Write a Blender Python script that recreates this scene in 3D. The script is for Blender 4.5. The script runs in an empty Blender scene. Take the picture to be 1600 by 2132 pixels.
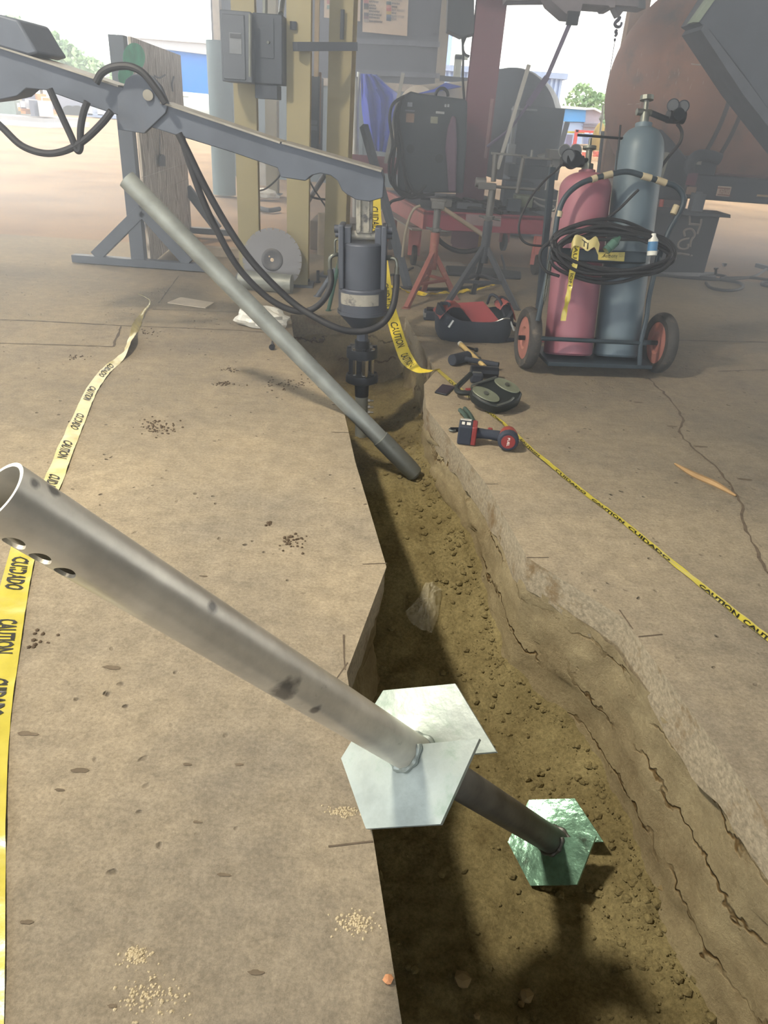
import bpy, bmesh, math, random
from mathutils import Vector, Matrix, noise
random.seed(7)
SC = bpy.context.scene
COL = SC.collection
# ------------------------------------------------------------------ camera
FPX, PITCH, ROLL, EYE = 1480.0, math.radians(29.0), math.radians(4.2), 1.15
CF = Vector((0, math.cos(PITCH), -math.sin(PITCH)))
_u0 = Vector((0, math.sin(PITCH), math.cos(PITCH)))
CR = Vector((1, 0, 0)) * math.cos(ROLL) + _u0 * math.sin(ROLL)
CU = Vector((1, 0, 0)) * -math.sin(ROLL) + _u0 * math.cos(ROLL)
CO = Vector((0, 0, EYE))
cam_d = bpy.data.cameras.new('camera')
cam = bpy.data.objects.new('camera', cam_d)
COL.objects.link(cam)
cam_d.sensor_fit = 'HORIZONTAL'; cam_d.sensor_width = 36.0; cam_d.lens = 36.0 * FPX / 1600.0
cam_d.clip_start = 0.02; cam_d.clip_end = 800
m = Matrix((CR, CU, -CF)).transposed().to_4x4(); m.translation = CO
cam.matrix_world = m
SC.camera = cam
# ------------------------------------------------------------------ light
W = bpy.data.worlds.new('sky'); SC.world = W; W.use_nodes = True
bg = W.node_tree.nodes['Background']
bg.inputs['Color'].default_value = (0.93, 0.97, 1.0, 1)
bg.inputs['Strength'].default_value = 4.2
sun_d = bpy.data.lights.new('sun', 'SUN'); sun_d.energy = 2.2; sun_d.angle = math.radians(3); sun_d.color = (1.0, 0.86, 0.66)
sun = bpy.data.objects.new('sun', sun_d); COL.objects.link(sun)
sun.rotation_euler = Vector((0.30, -0.62, -0.72)).to_track_quat('-Z', 'Y').to_euler()
SC.view_settings.view_transform = 'Standard'; SC.view_settings.look = 'None'
SC.view_settings.gamma = 1.0; SC.view_settings.use_curve_mapping = False
SC.view_settings.exposure = 0.15
SC.cycles.use_denoising = True
SC.cycles.max_bounces = 8; SC.cycles.diffuse_bounces = 4; SC.cycles.glossy_bounces = 4
SC.cycles.sample_clamp_indirect = 6
LAMP_POS = Vector((-2.35, 1.35, 4.1)); LAMP_W = 340.0

# ------------------------------------------------------------------ pixel helpers (1600x2132 frame)
def ray(x, y): return CF * FPX + CR * (x - 800) + CU * (1066 - y)
def G(x, y, z=0.0):
    d = ray(x, y); return CO + d * ((z - EYE) / d.z)
def at(x, y, Y):
    d = ray(x, y); return CO + d * (Y / d.y)
def pl(x, y, P0, n):
    d = ray(x, y); return CO + d * ((P0 - CO).dot(n) / d.dot(n))
def proj(P):
    v = P - CO; z = v.dot(CF); return 800 + FPX * v.dot(CR) / z, 1066 - FPX * v.dot(CU) / z
def solve_len(base, d, ypix):
    lo, hi = 0.0, 3.0
    for _ in range(40):
        mid = (lo + hi) / 2
        if proj(base + d * mid)[1] > ypix: lo = mid
        else: hi = mid
    return lo
V = Vector
def vec(a): return a if isinstance(a, Vector) else Vector(a)

# ------------------------------------------------------------------ materials
def lin(h):
    h = h.lstrip('#'); c = [int(h[i:i+2], 16) / 255 for i in (0, 2, 4)]
    return tuple(((v + .055) / 1.055) ** 2.4 if v > .04045 else v / 12.92 for v in c)
MATS = {}
def M(name, col, rough=.6, metal=0.0, var=.18, vs=9.0, bump=.08, bs=70.0, col2=None, spec=.4, trans=0.0, alpha=1.0, emit=None, dirt=None, ds=3.0, dt=.55):
    if name in MATS: return MATS[name]
    if isinstance(col, str): col = lin(col)
    mt = bpy.data.materials.new(name); mt.use_nodes = True
    nt = mt.node_tree; N = nt.nodes; Lk = nt.links; b = N['Principled BSDF']
    tc = N.new('ShaderNodeTexCoord')
    n1 = N.new('ShaderNodeTexNoise'); n1.inputs['Scale'].default_value = vs; n1.inputs['Detail'].default_value = 7; n1.inputs['Roughness'].default_value = .62
    Lk.new(tc.outputs['Object'], n1.inputs['Vector'])
    r = N.new('ShaderNodeValToRGB'); Lk.new(n1.outputs['Fac'], r.inputs['Fac'])
    c2 = lin(col2) if isinstance(col2, str) else col2
    a = tuple(v * (1 - var) for v in col); bb = c2 if c2 else tuple(min(1, v * (1 + var)) for v in col)
    r.color_ramp.elements[0].position = .33; r.color_ramp.elements[1].position = .68
    r.color_ramp.elements[0].color = (*a, 1); r.color_ramp.elements[1].color = (*bb, 1)
    out = r.outputs['Color']
    if dirt:
        n3 = N.new('ShaderNodeTexNoise'); n3.inputs['Scale'].default_value = ds; n3.inputs['Detail'].default_value = 9
        n3.inputs['Roughness'].default_value = .7
        Lk.new(tc.outputs['Object'], n3.inputs['Vector'])
        rr = N.new('ShaderNodeValToRGB'); rr.color_ramp.elements[0].position = dt; rr.color_ramp.elements[1].position = dt + .12
        Lk.new(n3.outputs['Fac'], rr.inputs['Fac'])
        mx = N.new('ShaderNodeMixRGB'); Lk.new(rr.outputs['Color'], mx.inputs['Fac']); Lk.new(out, mx.inputs['Color1'])
        mx.inputs['Color2'].default_value = (*lin(dirt), 1); out = mx.outputs['Color']
    Lk.new(out, b.inputs['Base Color'])
    b.inputs['Roughness'].default_value = rough; b.inputs['Metallic'].default_value = metal
    b.inputs['Specular IOR Level'].default_value = spec
    b.inputs['Transmission Weight'].default_value = trans; b.inputs['Alpha'].default_value = alpha
    if emit: b.inputs['Emission Color'].default_value = (*emit[0], 1); b.inputs['Emission Strength'].default_value = emit[1]
    if bump:
        n2 = N.new('ShaderNodeTexNoise'); n2.inputs['Scale'].default_value = bs; n2.inputs['Detail'].default_value = 5
        Lk.new(tc.outputs['Object'], n2.inputs['Vector'])
        bp = N.new('ShaderNodeBump'); bp.inputs['Strength'].default_value = bump; bp.inputs['Distance'].default_value = .004
        Lk.new(n2.outputs['Fac'], bp.inputs['Height']); Lk.new(bp.outputs['Normal'], b.inputs['Normal'])
    MATS[name] = mt
    return mt

# ------------------------------------------------------------------ mesh builder
def basis(d):
    d = d.normalized(); a = V((0, 0, 1)) if abs(d.z) < .9 else V((0, 1, 0))
    u = d.cross(a).normalized(); return u, d.cross(u)
def smooth_path(pts, n=8):
    pts = [vec(p) for p in pts]
    if len(pts) < 3: return pts
    P = [pts[0] * 2 - pts[1]] + pts + [pts[-1] * 2 - pts[-2]]
    out = []
    for i in range(1, len(P) - 2):
        for k in range(n):
            t = k / n; a, b, c, d = P[i-1], P[i], P[i+1], P[i+2]
            out.append(.5 * ((2 * b) + (c - a) * t + (2 * a - 5 * b + 4 * c - d) * t * t + (3 * b - a - 3 * c + d) * t ** 3))
    out.append(pts[-1]); return out
class MB:
    def __init__(s): s.v = []; s.f = []
    def add(s, vs, fs):
        o = len(s.v); s.v += [vec(p).copy() for p in vs]; s.f += [tuple(i + o for i in f) for f in fs]; return s
    def box(s, c, size, ax=None):
        c = vec(c); ex, ey, ez = ax if ax else (V((1, 0, 0)), V((0, 1, 0)), V((0, 0, 1)))
        hx, hy, hz = size[0] / 2, size[1] / 2, size[2] / 2
        vs = [c + ex * (hx * i) + ey * (hy * j) + ez * (hz * k) for k in (-1, 1) for j in (-1, 1) for i in (-1, 1)]
        return s.add(vs, [(0, 2, 3, 1), (4, 5, 7, 6), (0, 1, 5, 4), (2, 6, 7, 3), (0, 4, 6, 2), (1, 3, 7, 5)])
    def span(s, a, b):
        a, b = vec(a), vec(b); return s.box((a + b) / 2, [abs(b[i] - a[i]) for i in range(3)])
    def beam(s, p0, p1, w, h, up=(0, 0, 1)):
        p0, p1 = vec(p0), vec(p1); d = (p1 - p0); L = d.length; d = d / L; up = vec(up)
        if abs(d.dot(up)) > .98: up = V((0, 1, 0))
        sx = d.cross(up).normalized(); uz = sx.cross(d)
        return s.box((p0 + p1) / 2, (w, L, h), (sx, d, uz))
    def cyl(s, p0, p1, r0, r1=None, n=20, cap=True):
        r1 = r0 if r1 is None else r1
        p0, p1 = vec(p0), vec(p1); d = (p1 - p0); L = d.length
        prof = [(0, 0), (0, r0), (L, r1), (L, 0)] if cap else [(0, r0), (L, r1)]
        return s.lathe(p0, d, prof, n)
    def lathe(s, o, ax, prof, n=24):
        o, ax = vec(o), vec(ax).normalized(); u, w = basis(ax); vs = []; fs = []; rows = []
        for (t, r) in prof:
            if r < 1e-6: rows.append([len(vs)]); vs.append(o + ax * t)
            else:
                rows.append(list(range(len(vs), len(vs) + n)))
                for k in range(n):
                    a = 2 * math.pi * k / n; vs.append(o + ax * t + u * (r * math.cos(a)) + w * (r * math.sin(a)))
        for A, B in zip(rows, rows[1:]):
            if len(A) == 1 and len(B) == 1: continue
            for k in range(n):
                k2 = (k + 1) % n
                if len(A) == 1: fs.append((A[0], B[k], B[k2]))
                elif len(B) == 1: fs.append((A[k2], A[k], B[0]))
                else: fs.append((A[k], B[k], B[k2], A[k2]))
        return s.add(vs, fs)
    def tube(s, pts, r, n=10, sm=6, closed=False, cap=True):
        pts = smooth_path(pts, sm) if sm else [vec(p) for p in pts]
        vs = []; fs = []; m_ = len(pts); u = None
        for i, p in enumerate(pts):
            a = pts[max(i - 1, 0)]; b = pts[min(i + 1, m_ - 1)]
            d = (b - a).normalized() if (b - a).length > 1e-9 else V((0, 0, 1))
            if u is None: u, w = basis(d)
            else:
                u = (u - d * u.dot(d)); u = u.normalized() if u.length > 1e-6 else basis(d)[0]
                w = d.cross(u)
            rr = r(i / max(1, m_ - 1)) if callable(r) else r
            for k in range(n):
                an = 2 * math.pi * k / n; vs.append(p + u * (rr * math.cos(an)) + w * (rr * math.sin(an)))
        for i in range(m_ - 1):
            for k in range(n):
                k2 = (k + 1) % n; fs.append((i * n + k, i * n + k2, (i + 1) * n + k2, (i + 1) * n + k))
        if cap: fs.append(tuple(range(n))[::-1]); fs.append(tuple((m_ - 1) * n + k for k in range(n)))
        return s.add(vs, fs)
    def prism(s, pts, off):
        pts = [vec(p) for p in pts]; off = vec(off); n = len(pts)
        vs = pts + [p + off for p in pts]
        fs = [tuple(range(n)), tuple(range(2 * n - 1, n - 1, -1))] + [(i, i + n, (i + 1) % n + n, (i + 1) % n) for i in range(n)]
        return s.add(vs, fs)
    def ball(s, c, r, n=12, m_=8, sc=(1, 1, 1)):
        c = vec(c); vs = [c + V((0, 0, r * sc[2]))]; fs = []
        for i in range(1, m_):
            t = math.pi * i / m_
            for k in range(n):
                a = 2 * math.pi * k / n
                vs.append(c + V((r * sc[0] * math.sin(t) * math.cos(a), r * sc[1] * math.sin(t) * math.sin(a), r * sc[2] * math.cos(t))))
        vs.append(c - V((0, 0, r * sc[2])))
        for k in range(n): fs.append((0, 1 + k, 1 + (k + 1) % n)); fs.append((len(vs) - 1, 1 + (m_ - 2) * n + (k + 1) % n, 1 + (m_ - 2) * n + k))
        for i in range(m_ - 2):
            for k in range(n):
                a = 1 + i * n; fs.append((a + k, a + n + k, a + n + (k + 1) % n, a + (k + 1) % n))
        return s.add(vs, fs)
    def build(s, name, mat, parent=None, label=None, cat=None, group=None, kind=None, bevel=0, smooth=True, ang=35, origin=None, solid=0):
        base = parent.matrix_world.translation.copy() if parent is not None else None
        if parent is not None:
            base = V(parent['_o']) if '_o' in parent else V((0, 0, 0))
        elif origin is not None: base = vec(origin)
        else:
            xs = [p.x for p in s.v]; ys = [p.y for p in s.v]; zs = [p.z for p in s.v]
            base = V(((min(xs) + max(xs)) / 2, (min(ys) + max(ys)) / 2, min(zs)))
        me = bpy.data.meshes.new(name)
        me.from_pydata([tuple(p - base) for p in s.v], [], s.f); me.update()
        bm = bmesh.new(); bm.from_mesh(me); bmesh.ops.recalc_face_normals(bm, faces=bm.faces); bm.to_mesh(me); bm.free()
        if smooth:
            me.polygons.foreach_set('use_smooth', [True] * len(me.polygons)); me.set_sharp_from_angle(angle=math.radians(ang))
        me.materials.append(mat)
        o = bpy.data.objects.new(name, me); COL.objects.link(o)
        if parent is not None: o.parent = parent; o['_o'] = tuple(base)
        else: o.location = base; o['_o'] = tuple(base)
        if bevel:
            bv = o.modifiers.new('bevel', 'BEVEL'); bv.width = bevel; bv.segments = 2; bv.limit_method = 'ANGLE'; bv.angle_limit = math.radians(40)
        if label: o['label'] = label
        if cat: o['category'] = cat
        if group: o['group'] = group
        if kind: o['kind'] = kind
        return o
def thing(name, label, cat, loc, group=None, kind=None):
    o = bpy.data.objects.new(name, None); COL.objects.link(o); o.empty_display_size = .05
    o.location = vec(loc); o['_o'] = tuple(vec(loc)); o['label'] = label
    if cat: o['category'] = cat
    if group: o['group'] = group
    if kind: o['kind'] = kind
    return o
_TX = {}
def text2d(s, bold=0.0):
    if (s, bold) in _TX: return _TX[(s, bold)]
    cu = bpy.data.curves.new('lettering', 'FONT'); cu.body = s; cu.size = 1.0; cu.resolution_u = 2; cu.offset = bold
    ob = bpy.data.objects.new('lettering', cu); COL.objects.link(ob)
    dg = bpy.context.evaluated_depsgraph_get(); dg.update()
    me = bpy.data.meshes.new_from_object(ob.evaluated_get(dg))
    vs = [(v.co.x, v.co.y) for v in me.vertices]; fs = [tuple(p.vertices) for p in me.polygons]
    bpy.data.objects.remove(ob); bpy.data.curves.remove(cu); bpy.data.meshes.remove(me)
    x0 = min(v[0] for v in vs); x1 = max(v[0] for v in vs)
    vs = [(v[0] - x0, v[1]) for v in vs]
    _TX[(s, bold)] = (vs, fs, x1 - x0); return _TX[(s, bold)]
def letter(mb, s, o, ex, ey, h, w=None, off=(0, 0, 0), bold=.01):
    vs, fs, tw = text2d(s, bold); ex, ey, o, off = vec(ex), vec(ey), vec(o), vec(off); k = h / .72; kx = (w / tw) if w else k
    mb.add([o + off + ex * (a * kx) + ey * (b * k) for a, b in vs], fs)
# ================================================================== SETTING
def mat_concrete(name, dust='#b2a388', grey='#888072'):
    mt = bpy.data.materials.new(name); mt.use_nodes = True; nt = mt.node_tree; N = nt.nodes; K = nt.links; b = N['Principled BSDF']
    tc = N.new('ShaderNodeTexCoord')
    def nz(scale, det=8, rough=.6, vin=None):
        n = N.new('ShaderNodeTexNoise'); n.inputs['Scale'].default_value = scale; n.inputs['Detail'].default_value = det; n.inputs['Roughness'].default_value = rough
        K.new(vin or tc.outputs['Object'], n.inputs['Vector']); return n
    def ramp(src, p0, c0, p1, c1):
        r = N.new('ShaderNodeValToRGB'); r.color_ramp.elements[0].position = p0; r.color_ramp.elements[1].position = p1
        r.color_ramp.elements[0].color = (*c0, 1); r.color_ramp.elements[1].color = (*c1, 1); K.new(src, r.inputs['Fac']); return r.outputs['Color']
    def mix(f, a, c, mode='MIX'):
        x = N.new('ShaderNodeMixRGB'); x.blend_type = mode
        if isinstance(f, float): x.inputs['Fac'].default_value = f
        else: K.new(f, x.inputs['Fac'])
        K.new(a, x.inputs['Color1'])
        if isinstance(c, tuple): x.inputs['Color2'].default_value = (*c, 1)
        else: K.new(c, x.inputs['Color2'])
        return x.outputs['Color']
    base = ramp(nz(.55, 9, .65).outputs['Fac'], .36, lin(grey), .62, lin(dust))
    fine = ramp(nz(16, 12, .8).outputs['Fac'], .32, (.55, .55, .55), .68, (1.15, 1.15, 1.15))
    c = mix(.75, base, fine, 'MULTIPLY')
    c = mix(.7, c, ramp(nz(110, 6, .8).outputs['Fac'], .36, (.6, .6, .6), .62, (1.12, 1.12, 1.12)), 'MULTIPLY')
    # pale dusty blotches and darker stains
    c = mix(ramp(nz(1.7, 6, .7).outputs['Fac'], .66, (0, 0, 0), .80, (.45, .45, .45)), c, lin('#d8c39a'))
    c = mix(ramp(nz(2.3, 8, .75).outputs['Fac'], .66, (0, 0, 0), .82, (.6, .6, .6)), c, lin('#5d564c'))
    # greyer, darker concrete on the tool side of the trench
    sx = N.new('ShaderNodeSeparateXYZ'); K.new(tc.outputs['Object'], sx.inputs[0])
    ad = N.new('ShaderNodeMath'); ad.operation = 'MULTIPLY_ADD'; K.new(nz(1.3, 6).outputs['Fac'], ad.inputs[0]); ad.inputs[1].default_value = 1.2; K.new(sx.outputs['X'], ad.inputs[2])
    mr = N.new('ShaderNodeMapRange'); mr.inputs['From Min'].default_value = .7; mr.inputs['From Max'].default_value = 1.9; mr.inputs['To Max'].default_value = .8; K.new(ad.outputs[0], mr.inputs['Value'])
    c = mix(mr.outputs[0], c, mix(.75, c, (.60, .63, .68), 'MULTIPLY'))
    # pits
    vo = N.new('ShaderNodeTexVoronoi'); vo.inputs['Scale'].default_value = 20; vo.inputs['Randomness'].default_value = 1
    wn = nz(9, 3); mp = N.new('ShaderNodeVectorMath'); mp.operation = 'ADD'; K.new(tc.outputs['Object'], mp.inputs[0])
    sc = N.new('ShaderNodeVectorMath'); sc.operation = 'SCALE'; sc.inputs['Scale'].default_value = .05; K.new(wn.outputs['Color'], sc.inputs[0]); K.new(sc.outputs[0], mp.inputs[1])
    K.new(mp.outputs[0], vo.inputs['Vector'])
    gate = ramp(nz(3.1, 4).outputs['Fac'], .50, (0, 0, 0), .60, (1, 1, 1))
    pit = mix(1.0, ramp(vo.outputs['Distance'], .07, (1, 1, 1), .16, (0, 0, 0)), gate, 'MULTIPLY')
    c = mix(pit, c, lin('#4d463c'))
    K.new(c, b.inputs['Base Color']); b.inputs['Roughness'].default_value = .86; b.inputs['Specular IOR Level'].default_value = .25
    # relief: trowel waves + grit + pits + scratches
    s2 = N.new('ShaderNodeMapping'); s2.inputs['Scale'].default_value = (3, 26, 9); s2.inputs['Rotation'].default_value = (0, 0, .15); K.new(tc.outputs['Object'], s2.inputs['Vector'])
    scr = nz(2.2, 8, .7, s2.outputs['Vector'])
    h = mix(.5, nz(75, 8, .8).outputs['Fac'], scr.outputs['Fac'])
    h = mix(.45, h, nz(7, 6).outputs['Fac'])
    inv = N.new('ShaderNodeInvert'); K.new(pit, inv.inputs['Color'])
    h = mix(1.0, h, inv.outputs['Color'], 'MULTIPLY')
    bp = N.new('ShaderNodeBump'); bp.inputs['Strength'].default_value = .9; bp.inputs['Distance'].default_value = .016; K.new(h, bp.inputs['Height']); K.new(bp.outputs['Normal'], b.inputs['Normal'])
    return mt
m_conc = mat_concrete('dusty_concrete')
m_edge = M('cut_concrete', '#857b67', .9, var=.3, vs=80, bump=.6, bs=110, dirt='#6b5a40', ds=7, dt=.53)
m_dirt = M('yard_dirt', '#997d61', .95, var=.2, vs=.8, bump=1.0, bs=7, col2='#b09374', dirt='#7f674c', ds=1.6, dt=.60)
m_dark = M('dark_joint', '#574d41', .95, var=.3, vs=40, bump=.2)
def mat_soil(name, strata=True):
    mt = bpy.data.materials.new(name); mt.use_nodes = True; nt = mt.node_tree; N = nt.nodes; K = nt.links; b = N['Principled BSDF']
    tc = N.new('ShaderNodeTexCoord')
    n = N.new('ShaderNodeTexNoise'); n.inputs['Scale'].default_value = 3.2; n.inputs['Detail'].default_value = 10; n.inputs['Roughness'].default_value = .7
    K.new(tc.outputs['Object'], n.inputs['Vector'])
    r = N.new('ShaderNodeValToRGB'); K.new(n.outputs['Fac'], r.inputs['Fac'])
    r.color_ramp.elements[0].position = .34; r.color_ramp.elements[1].position = .66
    r.color_ramp.elements[0].color = (*lin('#766a48' if not strata else '#887a5e'), 1); r.color_ramp.elements[1].color = (*lin('#a2966c' if not strata else '#b3a684'), 1)
    col = r.outputs['Color']; hsrc = None
    fg = N.new('ShaderNodeTexNoise'); fg.inputs['Scale'].default_value = 85; fg.inputs['Detail'].default_value = 8; fg.inputs['Roughness'].default_value = .8; K.new(tc.outputs['Object'], fg.inputs['Vector'])
    fr = N.new('ShaderNodeValToRGB'); fr.color_ramp.elements[0].position = .36; fr.color_ramp.elements[1].position = .62; fr.color_ramp.elements[0].color = (.45, .45, .45, 1); fr.color_ramp.elements[1].color = (1.15, 1.15, 1.15, 1); K.new(fg.outputs['Fac'], fr.inputs['Fac'])
    fm = N.new('ShaderNodeMixRGB'); fm.blend_type = 'MULTIPLY'; fm.inputs['Fac'].default_value = .35 if strata else .75; K.new(col, fm.inputs['Color1']); K.new(fr.outputs['Color'], fm.inputs['Color2']); col = fm.outputs['Color']
    g = N.new('ShaderNodeTexNoise'); g.inputs['Scale'].default_value = 32; g.inputs['Detail'].default_value = 8; g.inputs['Roughness'].default_value = .8
    K.new(tc.outputs['Object'], g.inputs['Vector'])
    h = g.outputs['Fac']
    if strata:
        w = N.new('ShaderNodeTexWave'); w.wave_type = 'BANDS'; w.bands_direction = 'Z'; w.inputs['Scale'].default_value = 2.1; w.inputs['Distortion'].default_value = 5.5
        w.inputs['Detail'].default_value = 4; w.inputs['Detail Scale'].default_value = 2.2; w.inputs['Detail Roughness'].default_value = .7
        K.new(tc.outputs['Object'], w.inputs['Vector'])
        rr = N.new('ShaderNodeValToRGB'); rr.color_ramp.elements[0].position = 0.0; rr.color_ramp.elements[0].color = (1, 1, 1, 1)
        rr.color_ramp.elements[1].position = .035; rr.color_ramp.elements[1].color = (0, 0, 0, 1); K.new(w.outputs['Fac'], rr.inputs['Fac'])
        gt = N.new('ShaderNodeTexNoise'); gt.inputs['Scale'].default_value = 4; K.new(tc.outputs['Object'], gt.inputs['Vector'])
        gr = N.new('ShaderNodeValToRGB'); gr.color_ramp.elements[0].position = .42; gr.color_ramp.elements[1].position = .56; K.new(gt.outputs['Fac'], gr.inputs['Fac'])
        mm = N.new('ShaderNodeMixRGB'); mm.blend_type = 'MULTIPLY'; mm.inputs['Fac'].default_value = 1; K.new(rr.outputs['Color'], mm.inputs['Color1']); K.new(gr.outputs['Color'], mm.inputs['Color2'])
        mx = N.new('ShaderNodeMixRGB'); K.new(mm.outputs['Color'], mx.inputs['Fac']); K.new(col, mx.inputs['Color1']); mx.inputs['Color2'].default_value = (*lin('#55452c'), 1); col = mx.outputs['Color']
        hm = N.new('ShaderNodeMixRGB'); K.new(mm.outputs['Color'], hm.inputs['Fac']); K.new(h, hm.inputs['Color1']); hm.inputs['Color2'].default_value = (0, 0, 0, 1); h = hm.outputs['Color']
    K.new(col, b.inputs['Base Color']); b.inputs['Roughness'].default_value = .97; b.inputs['Specular IOR Level'].default_value = .1
    bp = N.new('ShaderNodeBump'); bp.inputs['Strength'].default_value = .9; bp.inputs['Distance'].default_value = .016; K.new(h, bp.inputs['Height']); K.new(bp.outputs['Normal'], b.inputs['Normal'])
    return mt
m_soilw = mat_soil('banded_soil', True); m_soil = mat_soil('loose_soil', False)

# trench outline on the slab surface
LP = [(.20, -3.0), (.086, .517), (.024, .847), (-.06, 1.282), (.019, 1.745), (-.124, 2.457), (-.216, 3.003), (-.533, 3.737), (-.695, 4.601)]
RP = [(1.0, -3.0), (.837, .849), (.796, .959), (.689, 1.492), (.675, 1.575), (.447, 1.856), (.369, 2.334), (.158, 3.08), (.152, 3.415), (.218, 3.647), (.048, 4.761)]
def interp(P, y):
    for a, b in zip(P, P[1:]):
        if a[1] <= y <= b[1]: return a[0] + (b[0] - a[0]) * (y - a[1]) / (b[1] - a[1])
    return P[0][0] if y < P[0][1] else P[-1][0]
def zf(y):
    return interp([(-.60, -3), (-.60, 1.2), (-.56, 1.6), (-.46, 2.1), (-.36, 2.5), (-.285, 2.9), (-.32, 3.2), (-.43, 3.7), (-.46, 4.8)], y)
SLAB = .125
XL, XR, YN, YF = -9.0, 7.5, -3.0, 7.35
mb = MB()
poly = [(XL, YN)] + LP + RP[::-1] + [(XR, YN), (XR, YF), (XL, YF - .9)]
mb.add([(x, y, 0) for x, y in poly], [tuple(range(len(poly)))])
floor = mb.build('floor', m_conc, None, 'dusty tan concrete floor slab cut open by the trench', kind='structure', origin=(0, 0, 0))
def resample(P, st):
    out = [V((P[0][0], P[0][1], 0))]
    for a, b in zip(P, P[1:]):
        a = V((*a, 0)); b = V((*b, 0)); n = max(1, int((b - a).length / st))
        for k in range(1, n + 1): out.append(a + (b - a) * (k / n))
    return out
def wall(name, P, sgn, label):
    """slab edge band + soil face below it; sgn = side the ground lies on"""
    pts = resample([p for p in P if p[1] > -3.5], .03)
    nr = []
    for i, p in enumerate(pts):
        d = (pts[min(i + 1, len(pts) - 1)] - pts[max(i - 1, 0)]).normalized(); nr.append(V((d.y, -d.x, 0)) * sgn)
    b = MB(); n = len(pts); rows = 5
    vs = []
    for i, p in enumerate(pts):
        rag = noise.noise(V((p.x * 9, p.y * 9, 1))) * .03 + noise.noise(V((p.x * 30, p.y * 30, 2))) * .012
        for k in range(rows):
            z = -(SLAB + rag) * k / (rows - 1)
            o = noise.noise(V((p.x * 25, p.y * 25, z * 25))) * (.004 if k else 0) + (.004 if k else 0)
            vs.append(V((p.x, p.y, z)) + nr[i] * o)
        vs.append(V((p.x, p.y, -(SLAB + rag))) + nr[i] * .06)
    R_ = rows + 1
    b.add(vs, [(i * R_ + k, (i + 1) * R_ + k, (i + 1) * R_ + k + 1, i * R_ + k + 1) for i in range(n - 1) for k in range(rows)])
    b.build('slab_edge', m_edge, floor, ang=50)
    b = MB(); vs = []; rows = 26
    for i, p in enumerate(pts):
        zb = zf(p.y) - .06
        for k in range(rows):
            t = k / (rows - 1); z = -.09 + (zb + .09) * t
            q = V((p.x, p.y, z))
            o = .012 + .016 * noise.noise(q * 6) + .012 * noise.noise(q * 17) + .02 * math.floor(2.5 * noise.noise(V((p.x * 2.2, p.y * 2.2, z * 5))) + .5) * .5 - .035 * max(0, t - .75) / .25
            vs.append(q + nr[i] * max(o, -.03))
    b.add(vs, [(i * rows + k, (i + 1) * rows + k, (i + 1) * rows + k + 1, i * rows + k + 1) for i in range(n - 1) for k in range(rows - 1)])
    b.build(name, m_soilw, None, label, kind='structure', ang=60, origin=(0, 0, 0))
wall('wall_right', RP, 1, 'tan soil wall of the trench with dark wavy crack lines')
wall('wall_left', LP, -1, 'shaded soil wall of the trench under the wide slab')
wall('wall_far', [(-.95, 4.55), (-.695, 4.601), (.048, 4.761), (.3, 4.82)], -1, 'brown soil wall closing the trench below the drive head')
# trench bed
b = MB(); vs = []; NU = 72; ys = [-2.9 + i * .1 for i in range(30)] + [.1 + i * .0135 for i in range(350)]
for y in ys:
    xa, xb = interp(LP, y) - .06, interp(RP, y) + .06
    for k in range(NU):
        u = k / (NU - 1); x = xa + (xb - xa) * u; q = V((x, y, 0))
        z = zf(y) + .03 * noise.noise(q * 3.1) + .016 * noise.noise(q * 9) + .013 * abs(noise.noise(q * 17)) + .010 * abs(noise.noise(q * 37)) + .006 * noise.noise(q * 71)
        heap = max(0, 1 - (1 - u) / .30); z += heap ** 1.5 * (.09 + .05 * noise.noise(V((x * 5, y * 5, 3)))) * (1 if y > 1.1 else .6)
        z += max(0, 1 - u / .14) * .03
        vs.append(V((x, y, z)))
b.add(vs, [(j * NU + k, j * NU + k + 1, (j + 1) * NU + k + 1, (j + 1) * NU + k) for j in range(len(ys) - 1) for k in range(NU - 1)])
b.build('trench_bed', m_soil, None, 'loose brown soil bed at the bottom of the trench', kind='structure', ang=60, origin=(0, 0, 0))
def bedz(x, y):
    xa, xb = interp(LP, y) - .06, interp(RP, y) + .06; u = (x - xa) / (xb - xa); q = V((x, y, 0))
    z = zf(y) + .03 * noise.noise(q * 3.1) + .016 * noise.noise(q * 9)
    z += .007
    return z + max(0, 1 - (1 - u) / .30) ** 1.5 * (.09 + .05 * noise.noise(V((x * 5, y * 5, 3)))) * (1 if y > 1.1 else .6) + max(0, 1 - u / .14) * .03
def lump(mb, c, r):
    ph = random.random() * 9; vs = []; fs = []
    t = (1 + 5 ** .5) / 2
    for p in [(-1, t, 0), (1, t, 0), (-1, -t, 0), (1, -t, 0), (0, -1, t), (0, 1, t), (0, -1, -t), (0, 1, -t), (t, 0, -1), (t, 0, 1), (-t, 0, -1), (-t, 0, 1)]:
        p = V(p).normalized(); vs.append(c + V((p.x, p.y, p.z * .7)) * r * (1 + .45 * noise.noise(p * 1.7 + V((ph, ph, 0)))))
    fs = [(0, 11, 5), (0, 5, 1), (0, 1, 7), (0, 7, 10), (0, 10, 11), (1, 5, 9), (5, 11, 4), (11, 10, 2), (10, 7, 6), (7, 1, 8), (3, 9, 4), (3, 4, 2), (3, 2, 6), (3, 6, 8), (3, 8, 9), (4, 9, 5), (2, 4, 11), (6, 2, 10), (8, 6, 7), (9, 8, 1)]
    mb.add(vs, fs)
b = MB()
for i in range(4500):
    y = .25 + random.random() ** 1.4 * 3.8; u = random.random()
    u = 1 - .34 * u * u if random.random() < .62 else u
    x = interp(LP, y) + (interp(RP, y) - interp(LP, y)) * u
    r = .0015 + .014 * random.random() ** 9
    lump(b, V((x, y, bedz(x, y) + r * .05)), r)
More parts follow.
